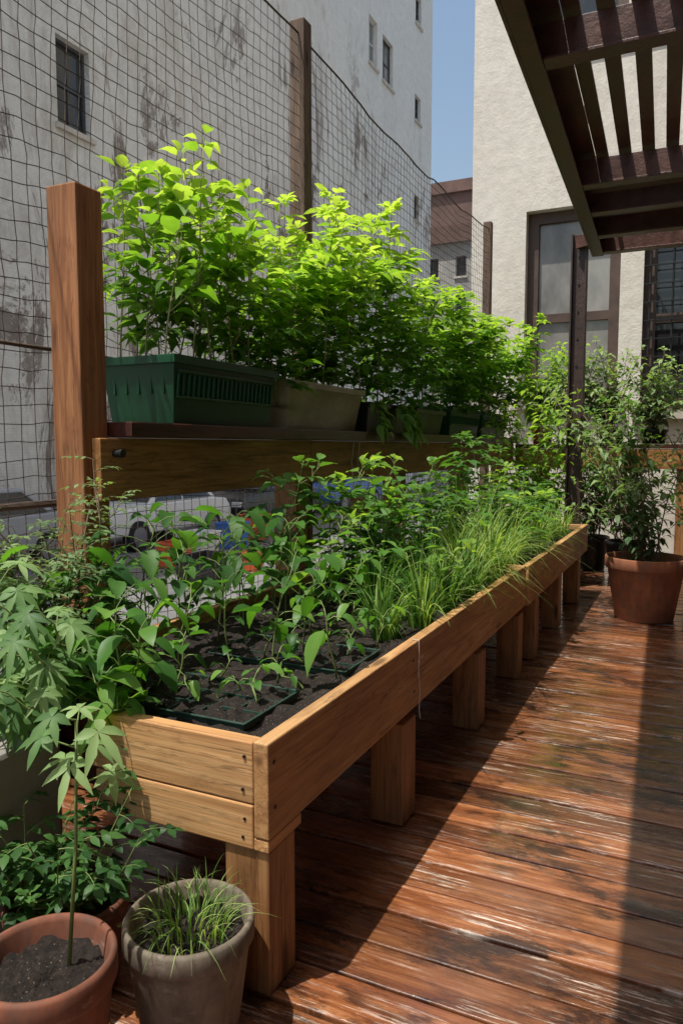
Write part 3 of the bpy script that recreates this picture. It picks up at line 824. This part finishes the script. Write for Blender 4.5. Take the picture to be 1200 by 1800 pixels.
# ------------------------------------------------------------------ bed plants
ZB = .565
def tray(label, x0, x1, y0, y1, z, nx=6, ny=3):
    r = root('seed_tray', label, 'tray', ((x0 + x1) / 2, (y0 + y1) / 2, z))
    q = MB(); h = .02
    q.box(x0, x1, y0, y0 + .004, z, z + h); q.box(x0, x1, y1 - .004, y1, z, z + h)
    q.box(x0, x0 + .004, y0 + .0045, y1 - .0045, z, z + h); q.box(x1 - .004, x1, y0 + .0045, y1 - .0045, z, z + h)
    q.box(x0 - .004, x1 + .004, y0 - .005, y0 - .0005, z + h - .005, z + h + .001); q.box(x0 - .004, x1 + .004, y1 + .0005, y1 + .005, z + h - .005, z + h + .001)
    q.box(x1 + .0005, x1 + .005, y0, y1, z + h - .005, z + h + .001); q.box(x0 - .005, x0 - .0005, y0, y1, z + h - .005, z + h + .001)
    q.build('tray_shell', tray_m, r, bevel=.002)
    q = MB()
    for i in range(1, nx): x = x0 + (x1 - x0) * i / nx; q.box(x - .002, x + .002, y0 + .005, y1 - .005, z + .004, z + h - .007)
    for j in range(1, ny): yy = y0 + (y1 - y0) * j / ny; q.box(x0 + .005, x1 - .005, yy - .002, yy + .002, z + .005, z + h - .005)
    q.build('dividers', tray_m, r)
    q = MB(); n1, n2 = 50, 28; vs = []; fs = []
    for j in range(n2 + 1):
        for i in range(n1 + 1):
            vs.append((x0 + .005 + (x1 - x0 - .01) * i / n1, y0 + .005 + (y1 - y0 - .01) * j / n2, z + h - .009 + .022 * NZ.noise(V((x0 + i * .33, y0 + j * .33, 2))) + rr(-.006, .006)))
    for j in range(n2):
        for i in range(n1):
            a = j * (n1 + 1) + i; fs.append((a, a + 1, a + n1 + 2, a + n1 + 1))
    q.add(vs, fs); q.build('soil', soil_m, r, smooth=True)
tray('green seed tray nearest the end board of the front raised bed', -1.54, -1.02, 1.56, 1.85, .573)
tray('green seed tray in the bed, farther from the end board and nearest the grass', -1.50, -.98, 2.08, 2.36, .57)

def seedling(ms, ml, b, h, n, L, lean=(0, 0), asp=.72, tb=0):
    pts = path(b, h, lean, .015); ms.tube(pts, [.0035 * (1 - .5 * i / 7) for i in range(8)], 6)
    a0 = rr(0, 6.3)
    for i in range(n):
        s = .3 + .7 * (i + 1) / n
        p = along(pts, min(1, s)); az = a0 + i * 2.3 + rr(-.4, .4); pl = rr(.03, .09) * (h / .25) ** .5
        q_ = p + rdir(az, rr(.3, .9)) * pl
        ms.tube([p, p.lerp(q_, .5) + V((0, 0, .008)), q_], [.0020, .0018, .0014], 4, cap=False)
        ll = L * rr(.45, 1.15)
        leaf(ml, q_, rdir(az, rr(-.6, .5)), ll, ll * asp * rr(.75, 1.1), rr(.15, .8), rr(.1, .5), OVR, cl(rr(.1, .85) + tb))
SL = [(-1.08, 1.72, .08, 5, .06), (-1.24, 1.66, .06, 4, .05), (-1.36, 1.72, .17, 7, .08), (-1.44, 1.84, .24, 8, .09), (-.98, 2.02, .22, 4, .11), (-1.20, 2.0, .32, 9, .11), (-1.02, 1.88, .05, 3, .045),
      (-1.12, 1.9, .10, 5, .055), (-1.40, 2.05, .28, 9, .09), (-1.12, 2.38, .16, 7, .065), (-1.30, 2.45, .30, 9, .09), (-1.05, 2.25, .08, 5, .055), (-1.22, 2.25, .2, 8, .075), (-1.3, 2.12, .14, 6, .07), (-1.0, 2.4, .12, 6, .055),
      (-1.15, 2.15, .1, 5, .06), (-1.3, 1.86, .07, 4, .05), (-1.16, 1.78, .05, 4, .045), (-1.46, 1.68, .12, 6, .07)]
for i, (x, yy, h, n, L) in enumerate(SL):
    base = (x, yy, .585)
    plant('bean_seedling', 'young bean seedling with smooth oval leaves growing in the seed trays', 'seedling', base,
          lambda ms, ml, b=base, h=h, n=n, L=L: seedling(ms, ml, b, h, n, L, (rr(-.08, .08), rr(-.08, .08))), lf_bean, stem_g, 'bean seedlings in the trays')
SB = [(-1.62, 1.60, .40, 13, .11), (-1.50, 1.66, .32, 12, .11), (-1.7, 1.95, .48, 19, .10), (-1.72, 2.25, .48, 19, .10), (-1.58, 2.25, .42, 16, .10), (-1.7, 2.58, .46, 19, .10),
      (-1.52, 2.65, .42, 17, .10), (-1.72, 2.88, .46, 19, .10), (-1.5, 2.95, .42, 17, .10), (-1.3, 2.68, .26, 12, .085), (-1.6, 2.05, .40, 16, .09), (-1.6, 2.45, .42, 17, .09), (-1.55, 1.85, .34, 15, .09), (-1.4, 2.55, .34, 13, .09),
      (-1.66, 1.78, .36, 15, .10), (-1.64, 2.75, .40, 17, .10)]
for i, (x, yy, h, n, L) in enumerate(SB):
    base = (x, yy, ZB)
    plant('bean_plant', 'leggy bean plant with large oval leaves along the back of the front bed', 'plant', base,
          lambda ms, ml, b=base, h=h, n=n, L=L: seedling(ms, ml, b, h, n, L, (rr(-.08, .12), rr(-.12, .05)), .66, -.1), lf_bean if i % 3 == 0 else lf_dark, stem_g, 'bean plants at the back of the front bed')
base2 = (-1.38, 1.53, ZB)
plant('bean_plant', 'bean plant with large leaves hanging over the end board of the near bed', 'plant', base2,
      lambda ms, ml, b=base2: [seedling(ms, ml, b, h_, 9, .12, (lx, ly), .64, 0) for h_, lx, ly in ((.14, .02, -.14), (.22, -.1, -.12), (.32, .04, -.08), (.10, -.1, -.18), (.26, .1, -.02), (.08, .1, -.15))], lf_bean, stem_g)
for i in range(16):
    x = rr(-1.78, -1.32); yy = 2.95 + 1.2 * i / 15 + rr(-.05, .05)
    base = (x, yy, ZB); h = rr(.35, .66)
    plant('leafy_plant', 'dark leafy plant massed behind the long grass in the front bed', 'plant', base,
          lambda ms, ml, b=base, h=h: broad(ms, ml, b, h, (rr(-.05, .2), rr(-.12, .1)), .12, 1.15, .6, 5, s0=.1), lf_dark if i % 3 else lf_mid, stem_g, 'dark leafy plants behind the grass')
for i, (x, yy, h) in enumerate(((-1.2, 2.98, .36), (-1.05, 3.12, .28), (-1.08, 3.38, .34), (-1.25, 3.62, .46), (-1.22, 3.95, .42))):
    base = (x, yy, ZB)
    plant('leafy_plant', 'broad leaved plant growing up between the long grass clumps', 'plant', base,
          lambda ms, ml, b=base, h=h: broad(ms, ml, b, h, (rr(-.05, .2), rr(-.15, .1)), .10, 1.0, .55, 4, s0=.1), lf_mid if i % 2 else lf_bean, stem_g, 'broad leaved plants between the grass clumps')
GR = [(-1.06, 2.60, 100, .36, .05, 0), (-.98, 2.80, 105, .40, .05, 0.1), (-1.2, 2.84, 80, .38, .05, -.1), (-.98, 3.10, 110, .44, .055, .0), (-1.3, 3.15, 80, .48, .06, -.2),
      (-1.16, 3.30, 100, .50, .06, -.1), (-.99, 3.50, 130, .50, .06, .15), (-1.12, 3.74, 150, .60, .06, .2), (-.98, 3.92, 190, .58, .06, .35), (-1.08, 4.10, 170, .58, .06, .35), (-1.36, 3.5, 90, .56, .07, -.1), (-1.34, 3.88, 110, .60, .07, .1)]  # last value per clump paints sunlit grass paler and shaded grass darker
for i, (x, yy, n, ln, sp, tb) in enumerate(GR):
    base = (x, yy, ZB)
    early = i < 3
    bi = (rr(.0, .35), rr(-.5, .3)) if not early else (rr(-.1, .2), rr(-.2, .2))
    plant('grass_clump', 'short upright grass clump beside the seed trays' if early else 'long arching grass clump leaning over the front board', 'grass', base,
          lambda ms, ml, b=base, n=n, ln=ln, sp=sp, tb=tb, e=early, bi=bi: grass(ml, b, n, ln, sp, bi, .0082, tb, 1.15 if e else 1.35), lf_grass, group='short grass clumps by the trays' if early else 'long grass clumps in the front bed')
for i, (x, yy, n, ln) in enumerate(((-1.02, 4.45, 150, .52), (-1.15, 4.8, 110, .50), (-1.0, 5.15, 120, .46), (-1.05, 5.7, 100, .44), (-1.0, 6.2, 100, .42), (-1.35, 4.6, 100, .54), (-1.35, 5.1, 90, .52))):
    base = (x, yy, ZB)
    bi = (rr(.0, .4), rr(-.5, .2))
    plant('grass_clump', 'pale arching grass clump in the farther raised bed', 'grass', base,
          lambda ms, ml, b=base, n=n, ln=ln, bi=bi: grass(ml, b, n, ln, .07, bi, .009, .3, 1.4), lf_grass, group='grass clumps in the farther bed')
for i in range(20):
    x = rr(-1.78, -1.0); yy = 4.4 + 2.25 * i / 19
    base = (x, yy, ZB); h = rr(.35, .80) if x < -1.3 else rr(.3, .5)
    plant('leafy_plant', 'loose green plant among the grass in the farther raised bed', 'plant', base,
          lambda ms, ml, b=base, h=h: compound_plant(ms, ml, b, h, (rr(-.1, .2), rr(-.1, .1)), .095, .038, .75, 2, 3, 0, .08), lf_mid if i % 2 else lf_dark, stem_g, 'plants among the grass in the farther bed')

for i, (x, yy, h) in enumerate(((-1.74, 1.64, .50), (-1.72, 1.54, .44), (-1.76, 1.78, .60), (-1.66, 1.58, .36), (-1.78, 1.70, .54))):
    base = (x, yy, ZB)
    plant('feathery_plant', 'grey green feathery plant at the near back corner of the bed by the tall post', 'plant', base,
          lambda ms, ml, b=base, h=h: [compound_plant(ms, ml, b, h * rr(.6, 1.), (rr(-.28, .12), rr(-.25, .15)), .034, .013, 1.4, 3, 5, 0, .08, .1) for _ in range(3)], lf_blue, stem_b, 'feathery plants by the tall post')

# ------------------------------------------------------------------ front pots
PA = (-1.098, .975, .004)
pot('terracotta_pot', 'terracotta pot with bare dark soil and one tall stem, nearest the camera', PA, .135, .095, .32, terra_d, .06)
PB = (-.965, 1.25, .004)
pot('clay_pot', 'grey brown clay pot with a tuft of grass beside the near bed leg', PB, .142, .10, .275, grey_pot_m, .055)
PC = (-1.32, 1.245, .004)
pot('terracotta_pot', 'low terracotta pot under the bed end holding a dark bushy plant', PC, .145, .11, .235, terra_d, .05)
bt = (PB[0], PB[1], .235)
plant('grass_tuft', 'small tuft of thin bright grass in the grey clay pot', 'grass', bt, lambda ms, ml: grass(ml, bt, 160, .15, .085, (0, 0), .0036, .2, 1.4), lf_grass)
bp = (PC[0], PC[1], .2)
def bush(ms, ml):
    for k in range(9): compound_plant(ms, ml, (bp[0] + rr(-.07, .07), bp[1] + rr(-.07, .05), bp[2]), rr(.06, .15), (rr(-.10, .12), rr(-.12, .02)), .045, .022, 1.1, 2, 2, 0, .05, .07)
plant('bushy_plant', 'low dark bushy plant in the terracotta pot under the bed end', 'plant', bp, bush, lf_deep)
ba = (PA[0] + .03, PA[1] + .03, .275)
def palm_one(ms, ml):
    top = V((ba[0] - .02, ba[1] + .06, .76))
    pts = [V(ba), V(ba).lerp(top, .5) + V((.008, 0, 0)), top]
    ms.tube(pts, [.0042, .0036, .0028], 8)
    for k in range(8):
        s = .74 + .26 * k / 7
        az = k * 2.4 + .4; p = along(pts, s); c = p + rdir(az, .4) * rr(.04, .08)
        ms.tube([p, c], [.002, .0015], 4, cap=False)
        palmate(ms, ml, c, V((math.cos(az) * .4 + .4, math.sin(az) * .4 - .4, 1)), az, 5, rr(.06, .085), rr(.016, .023), rr(.35, .95))
plant('palmate_plant', 'slender bare stem carrying hand shaped leaves, rising from the near terracotta pot', 'plant', ba, palm_one, lf_palm, stem_g)
bq = (-1.60, 1.53, ZB)
def palm_two(ms, ml):
    for (lx, ly, h) in ((.10, -.28, .34), (-.02, -.25, .42), (.20, -.22, .30), (-.12, -.18, .36), (.12, -.44, .14), (.26, -.36, .14), (.0, -.40, .06), (.16, -.30, .24), (.02, -.46, .18), (.1, -.38, .02), (.22, -.28, .22), (-.05, -.32, .28)):
        trunk = path(bq, h, (lx, ly), .01)
        ms.tube(trunk, [.005 - .0004 * i for i in range(8)], 6)
        for k in range(6):
            s = .4 + .6 * k / 5; p = along(trunk, s); az = -1.4 + k * 2.4 + rr(-.4, .4)
            c = p + rdir(az, rr(.1, .8)) * rr(.06, .13)
            ms.tube([p, p.lerp(c, .5) + V((0, 0, .012)), c], [.0022, .0018, .0014], 4, cap=False)
            palmate(ms, ml, c, V((math.cos(az) * .4 + .4, math.sin(az) * .4 - .45, 1)), az, 7, rr(.065, .10), rr(.016, .023), rr(.15, .95))
plant('palmate_plant', 'spreading plant with many hand shaped leaves hanging over the near bed corner', 'plant', bq, palm_two, lf_palm, stem_g)

# ------------------------------------------------------------------ far pots
PD = (-.325, 6.0, .004)
pot('terracotta_pot', 'large terracotta pot standing on the deck at the far end', PD, .29, .205, .47, terra_m, .09)
bd = (PD[0], PD[1], .40)
def shrub_big(ms, ml):
    for k in range(13):
        a = rr(0, 6.3); rd = rr(0, .13)
        broad(ms, ml, (bd[0] + rd * math.cos(a), bd[1] + rd * math.sin(a), bd[2]), rr(.35, 1.4), (rr(-.80, .45), rr(-.4, .3)), .125, .85, .40, 5, LAN, .12, .1, .55, .007)
plant('potted_shrub', 'leggy dark green shrub growing in the large far terracotta pot', 'plant', bd, shrub_big, lf_blue, stem_b)
PE = (.14, 6.9, .004)
pot('nursery_pot', 'black nursery pot on the deck behind the large terracotta pot', PE, .22, .17, .35, black_pl, .04)
be = (PE[0], PE[1], .31)
def shrub_two(ms, ml):
    for k in range(12): broad(ms, ml, (be[0] + rr(-.1, .1), be[1] + rr(-.1, .1), be[2]), rr(.5, 1.55), (rr(-.65, .3), rr(-.3, .3)), .115, .9, .43, 5, LAN, .05, .15, .5, .006)
plant('potted_shrub', 'paler leafy shrub behind the large far pot at the frame edge', 'plant', be, shrub_two, lf_blue, stem_b)
for (pf, lab1, lab2, n_, hm, mat_) in (((-.62, 7.9, .004), 'black nursery pot on the deck between the iron column and the back shelf', 'green shrub rising between the iron column and the back shelf', 16, 1.6, lf_dark),
                                      ((-1.36, 7.3, .004), 'black nursery pot on the deck just past the far raised bed', 'tall leafy shrub rising just past the end of the far raised bed', 22, 1.7, lf_mid),
                                      ((-1.0, 8.2, .004), 'black nursery pot on the deck directly behind the iron column', 'tall grey green shrub directly behind the iron column', 18, 1.8, lf_blue)):
    pot('nursery_pot', lab1, pf, .2, .15, .35, black_pl, .04)
    bf = (pf[0], pf[1], .31)
    plant('potted_shrub', lab2, 'plant', bf,
          lambda ms, ml, bf=bf, n_=n_, hm=hm: [broad(ms, ml, (bf[0] + rr(-.1, .1), bf[1] + rr(-.1, .1), bf[2]), rr(.6, hm), (rr(-.55, .5), rr(-.4, .2)), .12, 1.0, .45, 6, LAN, .15, .1, .5, .006) for _ in range(n_)], mat_, stem_b)

# ------------------------------------------------------------------ net fence
NF = root('net_fence', 'tall dark garden net strung between old poles along the terrace edge', 'net fence', (-2.45, 5, .36))
nx_ = -2.45
def sag(yy):
    k = 0
    for a, b_ in ((-.5, 4.55), (4.55, 9.42)):
        if a <= yy <= b_: k = math.sin(PI * (yy - a) / (b_ - a))
    return 3.98 - .10 * k
def npt(yy, zz):
    return (nx_ + .03 * NZ.noise(V((yy * .9, zz * .9, 0))), yy + .048 * NZ.noise(V((yy * 1.3, zz * 1.3, 7))) + .014 * NZ.noise(V((yy * 8, zz * 8, 7))), zz + .052 * NZ.noise(V((yy * 1.3, zz * 1.3, 13))) + .014 * NZ.noise(V((yy * 8, zz * 8, 17))))
q = MB(); cell = .074; nj = int(3.6 / cell)
yy = .6
while yy < 9.42:
    zt_ = sag(yy)
    q.tube([npt(yy, .37 + (zt_ - .37) * k / 44) for k in range(45)], .0022, 3, cap=False); yy += cell
for j in range(nj + 1):
    f = j / nj
    q.tube([npt(.6 + 8.82 * k / 110, .37 + (sag(.6 + 8.82 * k / 110) - .37) * f) for k in range(111)], .0022, 3, cap=False)
q.build('netting', wire_m, NF)
q = MB(); q.tube([npt(.6 + 8.82 * k / 56, sag(.6 + 8.82 * k / 56) + .004) for k in range(57)], .007, 5); q.build('top_cord', wire_m, NF)
for (py, zt_, w) in ((4.55, 4.08, .055), (9.43, 4.08, .05)):
    q = MB(); q.box(nx_ - w - .02, nx_ + w - .02, py - w, py + w, .362, zt_); q.build('post', pole_m, NF, bevel=.008)
q = MB(); q.tube([(nx_ + .02, .4, 1.71), (nx_ + .02, 1.6, 1.70), (nx_ + .02, 4.5, 1.69)], .009, 7); q.build('rail', pole_y, NF)
q = MB(); q.tube([(nx_ + .01, .4, 1.06), (nx_ + .01, 9.4, 1.06)], .016, 8); q.build('rail', pole_y, NF)

# ------------------------------------------------------------------ fire escape
FE = root('fire_escape', 'dark rusty iron fire escape platform overhead with slatted floor and single column', 'fire escape', (-.2, 5, 0))
dxy = -.038
def fx(yy): return -.76 + dxy * (yy - 2.93)
def fbox(mb, a, b_, y0, y1, z0, z1):
    mb.hexa([(fx(y0) + a, y0, z0), (fx(y0) + b_, y0, z0), (fx(y1) + b_, y1, z0), (fx(y1) + a, y1, z0), (fx(y0) + a, y0, z1), (fx(y0) + b_, y0, z1), (fx(y1) + b_, y1, z1), (fx(y1) + a, y1, z1)])
YA = -.6
q = MB(); fbox(q, 0, .018, YA, 7.12, 2.98, 3.20); fbox(q, .0185, .10, YA, 7.12, 2.98, 2.996); fbox(q, .0185, .17, YA, 7.12, 3.184, 3.198); q.build('edge_channel', steel_m, FE, bevel=.003)
q = MB(); fbox(q, 2.09, 2.11, YA, 7.12, 2.98, 3.20); q.build('edge_channel', steel_m, FE, bevel=.003)
for (yc, hh) in ((-.4, .16), (1.6, .16), (3.52, .16), (5.24, .16), (5.86, .13), (6.5, .14), (7.05, .14)):
    q = MB(); fbox(q, .02, 2.088, yc - .008, yc + .008, 3.0, 3.0 + hh); fbox(q, .102, 2.088, yc - .05, yc + .05, 2.984, 2.9985)
    q.build('cross_beam', steel_m, FE, bevel=.002)
k = 0; a = .175
while a < 2.0:
    q = MB(); fbox(q, a, a + .075, YA + .05, 5.5, 3.185, 3.2); q.build('slat', steel_m, FE)
    a += .14
q = MB(); fbox(q, .02, 2.08, 5.52, 6.9, 3.19, 3.2); q.build('floor_plate', steel_m, FE)
q = MB(); fbox(q, .175, 2.08, YA + .05, 2.5, 3.21, 3.222); q.build('floor_plate', steel_m, FE)
q = MB()
for yy in (0, 1.2, 2.4, 3.6, 4.8, 6.0, 7.05): q.bar((fx(yy) + .03, yy, 3.2), (fx(yy) + .03, yy, 4.15), .03, .03)
for zz in (3.65, 4.15): q.bar((fx(YA) + .03, YA, zz), (fx(7.12) + .03, 7.12, zz), .035, .012)
q.build('railing', steel_m, FE)
cx, cy = -1.02, 7.08
q = MB()
q.box(cx - .052, cx + .052, cy - .006, cy + .006, .004, 3.18)
for sx in (-1, 1):
    q.box(cx + sx * .06 - .0075, cx + sx * .06 + .0075, cy - .055, cy + .055, .004, 3.18)
colm = q.build('column', steel_d, FE, bevel=.002)
z = 1.3
while z < 3.05:
    q = MB(); q.tube([(cx, cy - .012, z), (cx, cy - .0065, z)], .009, 8); q.build('rivet', screw_m, colm)
    z += .24
q = MB(); q.bar((cx, cy, 3.1), (fx(7.0) + .05, 7.0, 3.1), .12, .1); q.build('bracket', steel_m, FE)

# ------------------------------------------------------------------ yard vehicles & bits
paint = {k: plain(k + '_car_paint', c, .25, .05, 2) for k, c in (('white', (.75, .75, .75)), ('blue', (.05, .14, .42)), ('grey', (.35, .36, .38)), ('dark', (.03, .032, .036)))}
tyre_m = plain('tyre_rubber', (.02, .02, .02), .8, .2, 6)
rim_m = plain('wheel_rim', (.4, .4, .42), .35, .1, 6, .8)
lamp_m = plain('headlight_glass', (.6, .6, .58), .15, .1, 6)
def car(label, x, yy, z, m):
    r = root('parked_car', label, 'car', (x, yy, z))
    prof = [(-2.1, .35), (-2.15, .6), (-2.05, .82), (-1.2, .92), (-.75, .95), (1.45, .98), (2.0, .92), (2.12, .7), (2.1, .35)]
    q = MB(); n = len(prof); hw = .86
    vs = []
    for sx, ins in ((-1, 0), (1, 0)):
        for (a, b_) in prof: vs.append((x + sx * (hw - (.06 if b_ > .8 else 0)), yy + a, z + b_))
    fs = [tuple(range(n))[::-1], tuple(range(n, 2 * n))] + [(k, (k + 1) % n, n + (k + 1) % n, n + k) for k in range(n)]
    q.add(vs, fs); body = q.build('body', m, r, bevel=.04)
    cab = [(-.85, .95, .78), (-.25, 1.42, .6), (.95, 1.44, .6), (1.6, .98, .76)]
    q = MB(); vs = []
    for sx in (-1, 1):
        for (a, b_, w) in cab: vs.append((x + sx * w, yy + a, z + b_))
    q.add(vs, [(0, 1, 2, 3), (7, 6, 5, 4), (0, 4, 5, 1), (1, 5, 6, 2), (2, 6, 7, 3), (0, 3, 7, 4)]); q.build('cabin', m, r, bevel=.03)
    q = MB()
    for sx in (-1, 1):
        f = lambda t_, b_: x + sx * (.775 - .17 * (b_ - .97) / .45 + .012)
        q.add([(f(0, 1.0), yy - .68, z + 1.0), (f(0, 1.0), yy + .27, z + 1.0), (f(0, 1.38), yy + .27, z + 1.38), (f(0, 1.38), yy - .2, z + 1.38)], [(0, 1, 2, 3)])
        q.add([(f(0, 1.0), yy + .34, z + 1.0), (f(0, 1.0), yy + 1.38, z + 1.0), (f(0, 1.38), yy + .92, z + 1.38), (f(0, 1.38), yy + .34, z + 1.38)], [(0, 1, 2, 3)])
    q.add([(x - .7, yy - .83, z + 1.0), (x + .7, yy - .83, z + 1.0), (x + .57, yy - .33, z + 1.39), (x - .57, yy - .33, z + 1.39)], [(0, 1, 2, 3)])
    q.build('window', glass_m, r)
    for sx in (-1, 1):
        for wy in (-1.3, 1.3):
            q = MB(); q.tube([(x + sx * .70, yy + wy, z + .32), (x + sx * .885, yy + wy, z + .32)], .32, 24); w_ = q.build('wheel', tyre_m, r)
            q = MB(); q.tube([(x + sx * .886, yy + wy, z + .32), (x + sx * .895, yy + wy, z + .32)], .2, 18); q.build('rim', rim_m, w_)
        q = MB(); q.box(x + sx * .62 - .15, x + sx * .62 + .15, yy - 2.17, yy - 2.08, z + .6, z + .74); q.build('headlight', lamp_m, r, bevel=.02)
for (lb, x, yy, k) in (('white car parked against the far wall, seen just right of the tall post', -11.3, 13.4, 'white'), ('dark car parked past the white one along the far wall', -11.4, 18.4, 'dark'),
                       ('blue car parked past the dark one along the far wall', -11.3, 23.4, 'blue'), ('grey car parked along the far wall before the white one', -11.5, 8.6, 'grey')):
    car(lb, x, yy, -.896, paint[k])
orange_m = plain('orange_plastic', (.70, .13, .04), .45, .15, 4)
white_m = plain('white_plastic', (.8, .8, .78), .5, .1, 4)
blue_m = plain('blue_plastic', (.06, .18, .55), .45, .15, 4)
for (lb, x, yy, sx, sy, h, m) in (('orange red yard tub closest to the tall post', -8.8, 10.6, .5, .5, .45, orange_m), ('white yard tub beside the orange red one', -9.2, 11.7, .6, .7, .5, white_m),
                                  ('blue yard tub in front of the white car', -9.3, 13.2, .5, .6, .55, blue_m), ('second orange red tub, standing beyond the blue one', -9.6, 14.6, .5, .6, .6, orange_m),
                                  ('dark open tub standing nearest the terrace', -7.6, 9.6, .7, .9, .4, black_pl), ('white tub beyond the second orange red one', -9.4, 16.2, .6, .6, .6, white_m),
                                  ('small orange red tub nearer the dark tub', -7.2, 10.9, .35, .35, .35, orange_m)):
    bin_('yard_tub', lb, x, x + sx, yy, yy + sy, -.896, h, m, False, 'tub', .05, .12, fill=black_pl)

# ------------------------------------------------------------------ light, world, camera
S = V((-.185, -.30, 1)).normalized()
sun = bpy.data.lights.new('sun', 'SUN'); sun.energy = 5.0; sun.angle = rad(.5); sun.color = (1, .97, .90)
so = bpy.data.objects.new('sun', sun); so.rotation_euler = S.to_track_quat('Z', 'Y').to_euler(); C.objects.link(so)
w = bpy.data.worlds.new('World'); scene.world = w; w.use_nodes = True
nt = w.node_tree; bg = nt.nodes['Background']
sky = nt.nodes.new('ShaderNodeTexSky'); sky.sky_type = 'NISHITA'; sky.sun_disc = False
sky.sun_elevation = math.asin(S.z); sky.sun_rotation = math.atan2(S.x, S.y)
sky.dust_density = 3.0; sky.air_density = 1.5
nt.links.new(sky.outputs[0], bg.inputs[0]); bg.inputs[1].default_value = .15
cam = bpy.data.cameras.new('camera'); co_ = bpy.data.objects.new('camera', cam); C.objects.link(co_)
cam.sensor_fit = 'VERTICAL'; cam.sensor_height = 36; cam.lens = 26.16; cam.clip_end = 1500; cam.clip_start = .05
co_.location = (0, 0, 1.3); co_.rotation_euler = (rad(90 - 5.07), 0, rad(25.5))
scene.camera = co_
scene.view_settings.view_transform = 'Standard'; scene.view_settings.look = 'None'
